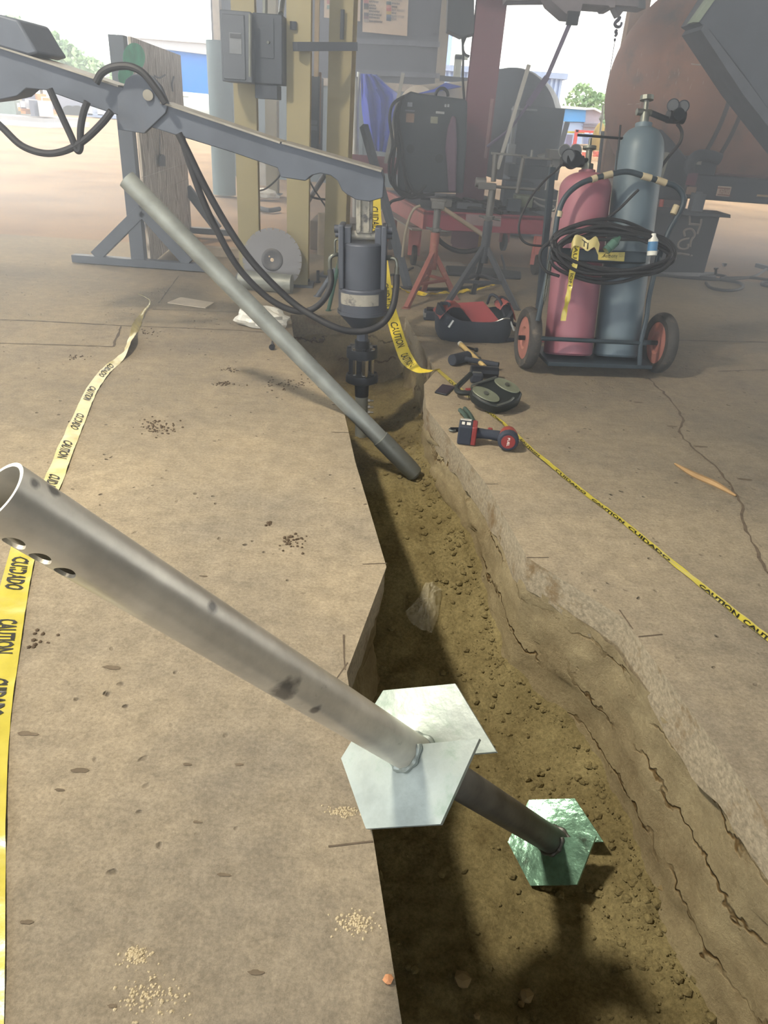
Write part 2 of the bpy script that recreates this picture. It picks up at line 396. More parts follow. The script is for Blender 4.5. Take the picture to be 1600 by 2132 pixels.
o = b.build('soil_crumbs', m_soil, None, 'small soil crumbs strewn over the trench bed', 'soil', kind='stuff', smooth=False, origin=(0, 0, 0))
m_chip = M('soil_chip', '#80704f', .95, bump=.3)
for i, (px, py, r) in enumerate([(962, 2045, .022), (1097, 2067, .019), (1088, 2083, .009), (1375, 1880, .02), (992, 2118, .008), (1112, 1745, .01)]):
    p = G(px, py, -.585); b = MB(); lump(b, V((p.x, p.y, bedz(p.x, p.y) + r * .35)), r)
    b.build('soil_clod', m_chip, None, 'flat dry clod of soil lying on the trench bed', 'clod', group='clods on the trench bed', smooth=False)
b = MB(); lump(b, G(808, 2043) + V((0, 0, .006)), .0085)
b.build('pebble', M('terracotta', '#b8835c', .9), None, 'small reddish pebble on the concrete beside the trench edge', 'pebble', smooth=False)
# yard around the slab
b = MB(); Z = -.03
for (x0, y0, x1, y1) in [(-160, -30, XL, 230), (XR, -30, 160, 230), (XL, YF - 1.0, XR, 230), (XL, -30, XR, YN)]:
    b.add([(x0, y0, Z), (x1, y0, Z), (x1, y1, Z), (x0, y1, Z)], [(0, 1, 2, 3)])
b.build('ground', m_dirt, None, 'sandy dirt yard beyond the concrete slab', kind='structure', origin=(0, 0, 0))
# joints, saw cuts and cracks of the slab
def strip(name, pts, w, jag=0.0, mat=m_dark):
    b = MB(); q = []
    P = [G(*p) for p in pts]; out = [P[0]]
    for a, c in zip(P, P[1:]):
        n = max(1, int((c - a).length / .035)) if jag else 1
        for k in range(1, n + 1):
            s = (c - a).normalized(); nn = V((-s.y, s.x, 0)); out.append(a + (c - a) * (k / n) + nn * (random.uniform(-1, 1) * jag if k < n else 0))
    vs = []
    for i, p in enumerate(out):
        d = (out[min(i + 1, len(out) - 1)] - out[max(0, i - 1)]).normalized(); nn = V((-d.y, d.x, 0)); ww = w * (random.uniform(.35, 1.3) if jag else 1) / 2
        vs += [p + nn * ww + V((0, 0, .0012)), p - nn * ww + V((0, 0, .0012))]
    b.add(vs, [(2 * i, 2 * i + 1, 2 * i + 3, 2 * i + 2) for i in range(len(out) - 1)])
    return b.build(name, mat, floor)
strip('slab_joint', [(-60, 664), (90, 669), (250, 678), (500, 688), (604, 696)], .014, .003)
strip('slab_joint', [(-60, 713), (110, 718), (235, 722)], .012, .003); strip('slab_joint', [(236, 722), (252, 679)], .012, .004)
strip('slab_joint', [(318, 644), (495, 650)], .008, .002); strip('slab_joint', [(330, 632), (372, 575)], .008, .003)
strip('slab_joint', [(862, 698), (930, 702)], .010, .003); strip('slab_joint', [(1040, 699), (1375, 708), (1660, 714)], .016, .003)
strip('slab_joint', [(1495, 773), (1640, 769)], .010, .003)
strip('saw_cut', [(684, 1763), (725, 1758), (777, 1752)], .0035, 0); strip('saw_cut', [(755, 1175), (806, 1173)], .003)
strip('saw_cut', [(1097, 1161), (1143, 1161)], .0035); strip('saw_cut', [(1330, 1326), (1380, 1321)], .004); strip('saw_cut', [(1290, 1270), (1318, 1310)], .004)
strip('saw_cut', [(690, 900), (728, 901)], .004); strip('saw_cut', [(716, 1322), (719, 1395)], .004, .002); strip('saw_cut', [(724, 1380), (700, 1415)], .003, .002)
strip('saw_cut', [(1010, 1008), (1038, 1008)], .003)
strip('crack', [(1352, 788), (1395, 830), (1422, 870), (1415, 900), (1440, 930), (1470, 955), (1490, 970), (1525, 1015), (1548, 1060), (1552, 1095), (1575, 1140), (1590, 1175), (1620, 1220)], .011, .008)
for (px, py, r) in [(232, 1390, .022), (55, 1528, .02), (170, 1605, .018), (1460, 930, .03), (1330, 838, .03), (1400, 888, .028), (1550, 998, .03), (125, 1645, .01), (390, 1592, .01), (498, 1592, .01), (465, 1822, .011), (410, 1712, .008), (55, 1920, .012), (235, 2095, .008), (535, 2025, .012), (425, 1200, .012)]:
    p = G(px, py); b = MB(); n = 12; ph = random.random() * 9
    b.add([p + V((0, 0, .001))] + [p + V((math.cos(a) * r, math.sin(a) * r * .3, 0)) * (1 + .5 * noise.noise(V((math.cos(a), math.sin(a), ph)) * 1.5)) + V((0, 0, .001)) for a in [2 * math.pi * k / n for k in range(n)]], [(0, 1 + k, 1 + (k + 1) % n) for k in range(n)])
    b.build('gouge', M('gouge_shadow', '#5d5345', .95, bump=.5), floor)
for (px, py, sx, sy) in [(315, 2075, .05, .03), (280, 1990, .022, .014), (745, 1925, .03, .02), (715, 1690, .03, .012)]:
    b = MB()
    for k in range(130):
        p = G(px, py); q = p + V((random.gauss(0, sx * .5), random.gauss(0, sy * .5), 0)); lump(b, q, random.uniform(.001, .0032))
    b.build('dried_soil_patch', M('dried_soil', '#a2967b', .95), floor, smooth=False)
# spilled dirt specks
b = MB()
for (cx, cy, n, sx, sy) in [(325, 890, 90, 38, 16), (300, 690, 25, 50, 10), (160, 745, 25, 28, 5), (470, 800, 40, 30, 5), (610, 800, 60, 60, 14), (1120, 640, 30, 60, 30), (560, 1090, 14, 6, 6), (90, 1330, 12, 30, 30), (610, 1130, 40, 30, 18), (480, 770, 20, 20, 5)]:
    for i in range(n):
        p = G(random.gauss(cx, sx * .5), random.gauss(cy, sy * .5)); lump(b, p + V((0, 0, .001)), random.uniform(.002, .006))
b.build('dirt_specks', M('dark_crumb', '#4f4335', .95), None, 'dark dirt specks scattered on the concrete floor', 'dirt', kind='stuff', smooth=False, origin=(0, 0, 0))
# roof of the open shed
m_roof = M('roof_sheet', '#8f959a', .7, var=.1)
b = MB(); b.span((-8.5, -12, 4.8), (13, 9.6, 4.9)); b.span((-3.4, 9.6, 4.8), (5.5, 20, 4.9)); b.build('ceiling', m_roof, None, 'grey sheet roof over the open work shed', kind='structure', origin=(0, 0, 0))
b = MB(); b.span((9.5, -12, 0), (9.7, 3.0, 4.8)); b.build('wall_light_block', M('block_sheet', '#7d8388', .7), None, 'added unseen grey wall keeping light off the right side', kind='structure', origin=(0, 0, 0))  # unseen wall, added to keep sky light out on the right
# high-bay lamp
t = thing('high_bay_lamp', 'round high bay lamp hanging under the shed roof', 'lamp', LAMP_POS + V((0, 0, .1)))
m_al = M('lamp_metal', '#b9bcc0', .4, .8)
MB().lathe(LAMP_POS + V((0, 0, .03)), (0, 0, 1), [(0, .25), (.06, .24), (.22, .12), (.3, .1), (.3, 0)], 32).build('lamp_shade', m_al, t)
MB().cyl(LAMP_POS + V((0, 0, .3)), LAMP_POS + V((0, 0, .75)), .012).build('hanger_rod', m_al, t)
ld = bpy.data.lights.new('lamp_light', 'AREA'); ld.shape = 'DISK'; ld.size = .4; ld.energy = LAMP_W; ld.color = (1.0, .90, .74)
lo = bpy.data.objects.new('lamp_light', ld); COL.objects.link(lo); lo.parent = t; lo.location = V((0, 0, -.12))
lo.rotation_euler = (V((.35, 1.6, 0)) - LAMP_POS).to_track_quat('-Z', 'Y').to_euler()
# ================================================================== FOREGROUND: helical pile leaning in the trench
m_galv = M('galvanised_pipe', '#bdb9ae', .36, .6, var=.2, vs=9, bump=.18, bs=30, dirt='#6a655b', ds=8, dt=.62)
m_galv2 = M('galvanised_plate', '#868f8b', .42, .35, var=.2, vs=10, bump=.5, bs=22, dirt='#6f7e75', ds=5, dt=.54)
m_dullpipe = M('dull_grey_pipe', '#5f5f5c', .5, .6, var=.3, vs=9, bump=.15, bs=40, dirt='#3d3a36', ds=5, dt=.57)
m_black = M('black_hole', '#15161a', .8, var=.1, bump=0)
PA = V((-.40, .5965, .8263)); PT = V((.4334, 1.2043, -.40)); PD = (PT - PA).normalized(); PR = .0365
def cut_holes(mbo, cuts):
    me = bpy.data.meshes.new('t'); me.from_pydata([tuple(p) for p in mbo.v], [], mbo.f); o = bpy.data.objects.new('t', me); COL.objects.link(o)
    bm = bmesh.new(); bm.from_mesh(me); bmesh.ops.recalc_face_normals(bm, faces=bm.faces); bm.to_mesh(me); bm.free()
    cm = bpy.data.meshes.new('c'); cm.from_pydata([tuple(p) for p in cuts.v], [], cuts.f); c = bpy.data.objects.new('c', cm); COL.objects.link(c)
    bm = bmesh.new(); bm.from_mesh(cm); bmesh.ops.recalc_face_normals(bm, faces=bm.faces); bm.to_mesh(cm); bm.free()
    md = o.modifiers.new('b', 'BOOLEAN'); md.object = c; md.operation = 'DIFFERENCE'; md.solver = 'EXACT'
    dg = bpy.context.evaluated_depsgraph_get(); dg.update()
    r = bpy.data.meshes.new_from_object(o.evaluated_get(dg)); out = MB()
    out.v = [v.co.copy() for v in r.vertices]; out.f = [tuple(p.vertices) for p in r.polygons]
    for q in (o, c): bpy.data.objects.remove(q)
    for q in (me, cm, r): bpy.data.meshes.remove(q)
    return out
def helix(c, R, th0, pitch, thick, seg=72):
    u = PD.cross(V((0, 0, 1))).normalized(); v = PD.cross(u); vs = []; fs = []; nr = 7
    for i in range(seg + 1):
        t = i / seg; th = th0 + 2 * math.pi * t; a = (6 * t) % 1.0 if t < 1 else 1.0
        rr = R * math.cos(math.pi / 6) / math.cos((a - .5) * math.pi / 3)
        for k in range(nr):
            q = k / (nr - 1); r = .030 + (rr - .030) * q
            ax = pitch * (t - .5)
            for s in (0, 1): vs.append(c + PD * (ax + (s - .5) * thick) + (u * math.cos(th) + v * math.sin(th)) * r)
    def I(i, k, s): return (i * nr + k) * 2 + s
    for i in range(seg):
        for k in range(nr - 1):
            fs.append((I(i, k, 0), I(i + 1, k, 0), I(i + 1, k + 1, 0), I(i, k + 1, 0))); fs.append((I(i, k, 1), I(i, k + 1, 1), I(i + 1, k + 1, 1), I(i + 1, k, 1)))
        fs.append((I(i, nr - 1, 0), I(i + 1, nr - 1, 0), I(i + 1, nr - 1, 1), I(i, nr - 1, 1)))
    for i in (0, seg):
        for k in range(nr - 1): fs.append((I(i, k, 0), I(i, k + 1, 0), I(i, k + 1, 1), I(i, k, 1)))
    return MB().add(vs, fs)
t = thing('helical_pile', 'galvanised screw pile with two hexagonal plates leaning down into the trench', 'screw pile', PT)
S0 = .032
pipe = MB(); pa = PA + PD * S0; Lp = .945 - S0
pipe.lathe(pa, PD, [(0, PR - .0045), (0, PR), (Lp, PR), (Lp, PR - .0045), (.6, PR - .0045), (0, PR - .0045)], 56)
hole_dir = pl(72, 1168, PA, CF) - (PA + PD * 0); cuts = MB()
for (hx, hy) in [(14, 1128), (68, 1160), (120, 1188)]:
    # point on the pipe surface seen at that pixel: nearest point of the axis to the ray, pushed to the surface
    d = ray(hx, hy).normalized(); w0 = CO - PA; bb = d.dot(PD); dd = d.dot(w0); ee = PD.dot(w0); sc = (bb * ee - dd) / (1 - bb * bb); tc_ = (ee - bb * dd) / (1 - bb * bb)
    ax = PA + PD * tc_; n = (CO + d * sc - ax); n = (n - PD * n.dot(PD)).normalized(); tow = (CO - ax); tow = (tow - PD * tow.dot(PD)).normalized(); n = (n * .90 + tow * .42).normalized()
    cuts.cyl(ax + n * .015, ax + n * .06, .0115, n=20)
pipe = cut_holes(pipe, cuts)
up = pipe.build('upper_pipe', m_galv, t, ang=30)
nt = m_galv.node_tree; pb = nt.nodes['Principled BSDF']; tcn = nt.nodes.new('ShaderNodeTexCoord')
for (sx_, sy_, rad) in [(590, 1437, .030), (655, 1478, .012), (440, 1262, .012), (68, 1008, .008), (110, 1022, .010)]:
    d = ray(sx_, sy_).normalized(); w0 = CO - PA; bb = d.dot(PD); tt = (PD.dot(w0) - bb * d.dot(w0)) / (1 - bb * bb); ax = PA + PD * tt; n = CO - ax; n = (n - PD * n.dot(PD)).normalized()
    sp_ = None
    for k in range(400):
        q_ = CO + d * (.5 + k * .005); w1 = q_ - PA
        if (w1 - PD * w1.dot(PD)).length <= PR: sp_ = q_; break
    if sp_ is None: continue
    loc = sp_ - V(t['_o'])
    nn_ = nt.nodes.new('ShaderNodeTexNoise'); nn_.inputs['Scale'].default_value = 45; nn_.inputs['Detail'].default_value = 6; nt.links.new(tcn.outputs['Object'], nn_.inputs['Vector'])
    ds_ = nt.nodes.new('ShaderNodeVectorMath'); ds_.operation = 'DISTANCE'; nt.links.new(tcn.outputs['Object'], ds_.inputs[0]); ds_.inputs[1].default_value = loc
    ma = nt.nodes.new('ShaderNodeMath'); ma.operation = 'MULTIPLY_ADD'; nt.links.new(nn_.outputs['Fac'], ma.inputs[0]); ma.inputs[1].default_value = rad * 1.6; nt.links.new(ds_.outputs['Value'], ma.inputs[2])
    rp = nt.nodes.new('ShaderNodeMapRange'); nt.links.new(ma.outputs[0], rp.inputs['Value']); rp.inputs['From Min'].default_value = rad * 1.2; rp.inputs['From Max'].default_value = rad * 1.75; rp.inputs['To Min'].default_value = .75; rp.inputs['To Max'].default_value = 0
    mx = nt.nodes.new('ShaderNodeMixRGB'); src = pb.inputs['Base Color'].links[0].from_socket; nt.links.new(rp.outputs[0], mx.inputs['Fac']); nt.links.new(src, mx.inputs['Color1']); mx.inputs['Color2'].default_value = (.045, .045, .05, 1); nt.links.new(mx.outputs['Color'], pb.inputs['Base Color'])
MB().cyl(PA + PD * .93, PA + PD * 1.86, PR * .985, n=40).build('lower_pipe', m_dullpipe, t, label='dull grey lower pipe')
B1 = PA + PD * .9329; B2 = PA + PD * 1.7709
helix(B1, .1545, 5.4827, .0795, .0085).build('helix_plate', m_galv2, t, ang=25)
m_green = M('green_sheen_plate', '#6f9480', .28, .5, var=.4, vs=16, bump=.9, bs=36, dirt='#3f4d41', ds=11, dt=.55)  # greenish reflected sheen is put into the plate colour
helix(B2, .1274, 5.4767, .0713, .009).build('helix_plate', m_green, t, label='lower plate tinted with a greenish reflected sheen', ang=25)
def weld(c, pitch, R, th0, mat):
    u = PD.cross(V((0, 0, 1))).normalized(); v = PD.cross(u)
    pts = [c + PD * (pitch * (i / 40 - .5) - .007) + (u * math.cos(th0 + 2 * math.pi * i / 40) + v * math.sin(th0 + 2 * math.pi * i / 40)) * (R + .001) for i in range(41)]
    return MB().tube(pts, lambda q: .0062 + .0018 * math.sin(q * 60), 8, 0).build('weld_bead', mat, t)
weld(B1, .0795, PR, 5.4827, m_galv2); weld(B2, .0713, PR, 5.4767, m_dullpipe)
# second pile pipe leaning over the slab edge
d2 = lambda x, y, D: CO + ray(x, y) * (D / FPX)
Q0 = d2(868, 990, 3.235); Q1 = d2(264, 373, 2.75); QD = (Q1 - Q0).normalized(); QL = (Q1 - Q0).length
t = thing('pile_extension', 'long grey pile pipe with a closed end leaning across the trench edge', 'pile pipe', Q0)
m_grey = M('weathered_zinc', '#8a908e', .5, .4, var=.22, vs=8, bump=.12, bs=40, dirt='#5d5f58', ds=7, dt=.62)
MB().lathe(Q0, QD, [(.09, .0365), (QL, .0365), (QL, .031), (QL - .3, .031)], 40).build('pipe', m_grey, t)
MB().lathe(Q0, QD, [(0, 0), (.0, .026), (.012, .037), (.05, .0405), (.24, .0405), (.243, .0365)], 40).build('coupling_sleeve', M('dark_zinc', '#6d7270', .5, .5, var=.15, dirt='#4a4d4a', ds=9, dt=.6), t, label='darker sleeve at the lower end')
# ================================================================== CAUTION TAPES
m_tape = M('caution_tape', '#aca13c', .28, var=.08, vs=25, bump=.15, bs=60, spec=.7)
m_tapep = M('pale_caution_tape', '#b7ac72', .30, var=.14, vs=20, bump=.3, bs=45, spec=.8)
m_ink = M('tape_ink', '#17160f', .5, bump=0, var=.05)
def ribbon(name, pts, width, mat, parent, sm=8, wob=.005, wide=None, step=.012, fold=0.0):
    """lies along pts; each pt (Vector pos, Vector side); returns a mapper (s, t)->point"""
    P = [p for p, s in pts]; S = [s.normalized() for p, s in pts]
    PP = smooth_path(P, sm); SS = smooth_path(S, sm); cum = [0]
    for a, b in zip(PP, PP[1:]): cum.append(cum[-1] + (b - a).length)
    L = cum[-1]
    def ev(s):
        s = min(max(s, 0), L)
        lo = 0
        for i in range(len(cum) - 1):
            if cum[i + 1] >= s: lo = i; break
        q = (s - cum[lo]) / max(1e-9, cum[lo + 1] - cum[lo]); p = PP[lo].lerp(PP[lo + 1], q); sd = SS[lo].lerp(SS[lo + 1], q).normalized()
        d = (PP[lo + 1] - PP[lo]).normalized(); return p, sd, sd.cross(d).normalized()
    def mp(s, tt, lift=0.0):
        p, sd, nn = ev(s)
        if nn.z < 0: nn = -nn
        w = width * (wide(s / L) if wide else 1)
        z = wob * (noise.noise(V((s * 9, tt * 2, 1))) + .6 * noise.noise(V((s * 28, tt * 1.2, 5)))) + abs(tt) * fold
        return p + sd * (tt * w) + nn * (z + lift)
    b = MB(); n = max(2, int(L / step)); nt = 5; vs = []
    for i in range(n + 1):
        for k in range(nt): vs.append(mp(L * i / n, k / (nt - 1) - .5))
    b.add(vs, [(i * nt + k, i * nt + k + 1, (i + 1) * nt + k + 1, (i + 1) * nt + k) for i in range(n) for k in range(nt - 1)])
    b.build(name, mat, parent, ang=80)
    return mp, L
def print_on(mp, s, word, h, length, t0, parent, rev=False, flip=False, name='lettering', lift=.0012, bold=.012):
    vs, fs, tw = text2d(word, bold); b = MB()
    # subdivide long faces by simply mapping vertices; words are short next to the bends
    b.add([mp(s + (x / tw if not rev else 1 - x / tw) * length, t0 + (y / .72) * h * (-1 if flip else 1), lift) for x, y in vs], fs)
    return b.build(name, m_ink, parent, smooth=False)
def gp(x, y, sx, sy, z=.004):
    p = G(x, y) + V((0, 0, z)); q = G(x + sx, y + sy) + V((0, 0, z)); return p, (q - p)
# left tape: near run is bright yellow, the far run paler and twisted
t = thing('caution_tape', 'yellow caution tape stretched along the floor and twisted at its far end', 'tape', G(40, 1150))
near = [gp(-52, 2190, 20, 0), gp(-42, 1990, 20, 0), gp(-32, 1700, 24, 0), gp(-17, 1500, 28, 0), gp(10, 1340, 28, 1), gp(33, 1215, 28, 2), gp(66, 1080, 27, 4)]
mp, L = ribbon('tape_near_run', near, .076, m_tape, t)
def s_at(mp, L, px, py):
    best = min(range(400), key=lambda i: (V(proj(mp(L * i / 399, 0))) - V((px, py))).length); return L * best / 399
for w, (x0, y0), (x1, y1) in [('CUIDADO', (44, 1160), (26, 1228)), ('CAUTION', (16, 1290), (2, 1360)), ('CUIDADO', (-6, 1412), (-17, 1490)), ('CAUTION', (2, 1600), (0, 1690)), ('CUIDADO', (0, 1790), (0, 1880))]:
    a, c = s_at(mp, L, x0, y0), s_at(mp, L, x1, y1); print_on(mp, min(a, c), w, .62, abs(a - c), -.31, t, rev=True, bold=.03)
far = [gp(66, 1080, 27, 4), gp(108, 1010, 22, 6), gp(140, 930, 20, 6), gp(167, 868, 17, 6), gp(192, 812, 15, 6), gp(222, 772, 14, 7), gp(250, 748, 10, 8), (G(268, 725) + V((0, 0, .02)), V((.6, .1, .7))), gp(278, 700, 10, -3, .012), (G(286, 684) + V((0, 0, .02)), V((.6, .0, -.7))), gp(298, 655, 8, 2, .012), gp(313, 634, 7, 4, .012), gp(303, 622, 4, 6, .012), gp(288, 618, 3, 6, .02)]
mp, L = ribbon('tape_far_run', far, .074, m_tapep, t, wob=.005, wide=lambda q: 1 if q < .55 else max(.35, 1 - (q - .55) * 2.2))
for w, (x0, y0), (x1, y1) in [('CUIDADO', (96, 1028), (118, 990)), ('CAUTION', (130, 954), (146, 920)), ('CUIDADO', (156, 894), (170, 862)), ('CAUTION', (182, 834), (196, 806)), ('CUIDADO', (212, 786), (236, 762))]:
    a, c = s_at(mp, L, x0, y0), s_at(mp, L, x1, y1); print_on(mp, min(a, c), w, .6, abs(a - c), -.3, t, rev=True, bold=.025)
# right tape: hangs behind the drive head into the trench, over the edge and away along the floor
t = thing('caution_tape', 'folded yellow caution tape running from the drive head past the tools', 'tape', G(1330, 1110))
def hp(x, y, Y, sd): return at(x, y, Y), V(sd)
hang = [hp(779, 400, 4.35, (1, .2, 0)), hp(783, 470, 4.35, (1, .2, 0)), hp(798, 560, 4.35, (1, .2, .1)), hp(806, 620, 4.3, (1, .1, .15)), hp(820, 670, 4.2, (1, 0, .2)), hp(834, 715, 4.05, (1, 0, .3)), hp(848, 748, 3.85, (.8, .3, .5)), hp(872, 770, 3.70, (.4, .8, .3)), hp(900, 773, 3.655, (.5, .9, 0)), (G(912, 773) + V((0, 0, .012)), V((.9, .35, 0)))]
mp, L = ribbon('tape_hanging_run', hang, .072, M('caution_tape_hanging', '#d9c53a', .35, var=.08, bump=.1), t, wide=lambda q: 1 if q < .8 else max(.45, 1 - (q - .8) * 2.6))
for w, (x0, y0), (x1, y1) in [('CAUTION', (815, 672), (832, 724)), ('CAUTION', (838, 738), (858, 762)), ('CUIDADO', (784, 430), (787, 488)), ('CUIDADO', (800, 590), (812, 645))]:
    a, c = s_at(mp, L, x0, y0), s_at(mp, L, x1, y1); print_on(mp, min(a, c), w, .6, abs(a - c), -.3, t, rev=False, flip=False)
run = [gp(912, 773, 6, -7, .008), gp(945, 800, 6, -7), gp(985, 832, 6, -7, .004), gp(1030, 868, 6, -7), gp(1070, 905, 6, -7, .012), gp(1100, 936, 6, -7, .014), gp(1140, 968, 6, -7, .012), gp(1210, 1022, 6, -7), gp(1300, 1090, 6, -7), gp(1400, 1172, 6, -7), gp(1500, 1252, 6, -7), gp(1620, 1348, 6, -7), gp(1680, 1395, 6, -7)]
mp, L = ribbon('tape_floor_run', run, .034, m_tape, t, wob=.003, wide=lambda q: 1.25 if q < .25 else .8)
segs = [(1240, 1305), (1315, 1400), (1462, 1540), (1165, 1228), (1090, 1130), (1010, 1050), (1552, 1640), (935, 985)]
for i, (xa, xb) in enumerate(segs):
    fy = lambda x: 773 + (x - 912) * (1348 - 773) / (1620 - 912) - 10 * math.sin((x - 912) / 708 * math.pi)
    a, c = s_at(mp, L, xa, fy(xa)), s_at(mp, L, xb, fy(xb)); print_on(mp, min(a, c), 'CAUTION' if i % 2 == 0 else 'CUIDADO', .62, abs(a - c), -.5, t, rev=False, bold=.03)
# scraps of tape on the floor behind
t = thing('caution_tape', 'crumpled yellow caution tape on the floor behind the jack stands', 'tape', G(900, 612))
mp, L = ribbon('tape_crumple', [gp(808, 602, 2, 6, .02), gp(830, 606, 2, 5, .03), gp(860, 613, 2, 5, .01), gp(900, 617, 1, 4, .02), gp(950, 612, 1, 4, .01), gp(990, 608, 2, 4, .02), gp(1020, 603, 3, 3, .03), gp(1038, 594, 4, 3, .05)], .045, M('bright_tape', '#e3c92a', .35), t, wob=.02)
for x in (828, 858, 880): a = s_at(mp, L, x, 612); print_on(mp, a, 'CAU', .5, .07, -.25, t)
# ================================================================== LOADER BOOM AND DRIVE HEAD
m_steel = M('dark_painted_steel', '#565e6b', .55, .25, var=.14, vs=6, bump=.06, dirt='#5b5f66', ds=5, dt=.62)
m_edgel = M('worn_steel_edge', '#8f8d86', .5, .4)
m_hose = M('black_rubber', '#24262b', .55, var=.15, bump=.1, bs=120)
m_fit = M('steel_fitting', '#70746f', .4, .8)
YB = 3.7
def ppoly(mb, pts, Y, th): return mb.prism([at(x, y, Y) for x, y in pts], (0, th, 0))
t = thing('loader_boom', 'dark steel loader boom slanting down to the drive head', 'boom', at(790, 410, YB))
ppoly(MB(), [(-60, 78), (0, 97), (95, 127), (262, 183), (347, 216), (575, 294), (592, 297), (795, 355), (800, 372), (798, 412), (770, 420), (742, 416), (722, 405), (712, 396), (703, 376), (688, 365), (668, 361), (650, 365), (636, 377), (585, 369), (578, 350), (480, 316), (372, 283), (305, 262), (245, 240), (150, 208), (95, 188), (55, 184), (36, 200), (0, 208), (-60, 215)], YB - .07, .14).build('boom_plate', m_steel, t, bevel=.004)
b = MB()
for p, q in [((-60, 76), (96, 126)), ((96, 126), (262, 181)), ((347, 214), (590, 296)), ((594, 296), (796, 354))]:
    b.beam(at(*p, YB), at(*q, YB), .19, .008)
b.build('top_flange', m_edgel, t)
ppoly(MB(), [(255, 185), (262, 165), (278, 154), (298, 150), (318, 160), (335, 180), (350, 216), (345, 235), (300, 278), (245, 270), (244, 200)], YB - .085, .03).build('pivot_bracket', m_steel, t, bevel=.003)
MB().cyl(at(308, 198, YB - .10), at(308, 198, YB - .085), .022).build('pivot_pin', m_edgel, t)
ppoly(MB(), [(-60, 20), (0, 30), (36, 40), (62, 84), (80, 110), (60, 116), (-60, 80)], YB - .10, .30).build('linkage_block', m_steel, t, bevel=.01)
b = MB()
for pts in ([(200, 172), (212, 152), (235, 140), (268, 138), (298, 152), (325, 185), (345, 215)], [(-30, 235), (5, 266), (45, 303), (92, 319), (135, 314), (175, 292), (212, 257), (232, 232)], [(103, 185), (128, 240), (150, 288), (160, 312), (167, 308), (168, 268), (174, 235), (182, 212)]):
    b.tube([at(x, y, YB - .13) for x, y in pts], .0155, 10, 6)
b.build('boom_hoses', m_hose, t)
# drive head
AX0 = at(757.5, 440, YB); AX1 = at(753, 880, YB); AD = (AX1 - AX0).normalized()
def ay(y):
    # axis point whose pixel row is y
    lo, hi = -1.0, 2.0
    for _ in range(40):
        mid = (lo + hi) / 2
        if proj(AX0 + AD * mid)[1] < y: lo = mid
        else: hi = mid
    return lo
UX = V((1, 0, 0)); UX = (UX - AD * UX.dot(AD)).normalized(); UY = AD.cross(UX)
if UY.y < 0: UY = -UY
PXM = 1480 / 3.62
def dbox(mb, x0, x1, y0, y1, dy, oy=0.0):
    s0, s1 = ay(y0), ay(y1); cx = ((x0 + x1) / 2 - 756) / PXM
    return mb.box(AX0 + AD * ((s0 + s1) / 2) + UX * cx + UY * oy, ((x1 - x0) / PXM, dy, s1 - s0), (UX, UY, -AD))
def dlathe(mb, prof, n=40): return mb.lathe(AX0, AD, [(ay(y), r / PXM) for y, r in prof], n)
m_head = M('drive_head_paint', '#4d535f', .5, .3, var=.12, vs=9, bump=.05, dirt='#565b64', ds=7, dt=.62)
m_bare = M('chipped_grey_paint', '#9b9a92', .55, .2, var=.2, vs=16, bump=.2, dirt='#474a4f', ds=14, dt=.55)
t = thing('hydraulic_drive_head', 'hydraulic pile drive head hanging from the boom over the trench', 'drive head', AX0 + AD * ay(900))
b = MB(); dbox(b, 742, 774, 405, 484, .06); dbox(b, 748, 752, 405, 480, .09); dbox(b, 765, 769, 405, 480, .09); b.build('hanger_link', m_bare, t, bevel=.003)
s = ay(490); c = AX0 + AD * s
MB().cyl(c - UX * (27 / PXM), c + UX * (27 / PXM), .021, n=24).build('link_boss', m_bare, t)
MB().cyl(c - UX * (56 / PXM), c + UX * (58 / PXM), .0135, n=20).build('hanger_pin', m_head, t)
b = MB()
for sx in (-1, 1): b.cyl(AX0 + AD * ay(478) + UX * (sx * 48 / PXM), AX0 + AD * ay(478) + UX * (sx * 58 / PXM), .019, n=20)
b.build('pin_head', m_head, t)
for x0, x1 in ((708, 719), (793, 804)):
    b = MB(); dbox(b, x0, x1, 466, 598, .14); b.build('side_plate', m_head, t, bevel=.006)
b = MB(); dbox(b, 718, 733, 470, 510, .10); dbox(b, 780, 794, 470, 510, .10); b.build('clevis_ear', m_head, t, bevel=.006)
dlathe(MB(), [(503, 0), (503, 38), (506, 42), (598, 42), (598, 0)], 12).build('motor_housing', m_head, t, bevel=.004)
dlathe(MB(), [(596, 0), (596, 49), (599, 50.5), (643, 50.5), (643, 53), (650, 53), (652, 50), (676, 28), (680, 25), (681, 0)], 48).build('gearbox', m_head, t, ang=25)
b = MB(); n = 14; vs = []
for i in range(n + 1):
    a = -1.0 + 1.75 * i / n
    for yy in (604, 627): vs.append(AX0 + AD * ay(yy) + (UX * math.sin(a) - UY * math.cos(a)) * (51.2 / PXM))
b.add(vs, [(2 * i, 2 * i + 1, 2 * i + 3, 2 * i + 2) for i in range(n)]).build('name_plate', m_bare, t, label='chipped blank plate')
dlathe(MB(), [(680, 0), (680, 12), (712, 12), (712, 0)], 6).build('output_shaft', m_head, t)
m_dk = M('oily_black_steel', '#23262c', .38, .6, var=.2, bump=.1)
dlathe(MB(), [(708, 0), (708, 16), (724, 16), (724, 33), (730, 34), (742, 34), (744, 26), (750, 12), (774, 12), (778, 34), (784, 36), (792, 36), (797, 25), (800, 16), (824, 15), (824, 0)], 48).build('torque_coupling', m_dk, t, ang=25)
m_chr = M('bright_steel', '#c9c6bd', .18, 1.0, var=.05, bump=0)
for k in range(6):
    a = k * math.pi / 3 + .35; o = (UX * math.sin(a) - UY * math.cos(a)) * (22 / PXM)
    MB().cyl(AX0 + AD * ay(744) + o, AX0 + AD * ay(778) + o, .019 if k % 2 == 0 else .012, n=16).build('coupling_stud', m_chr if k in (0, 1, 5) else m_dk, t)
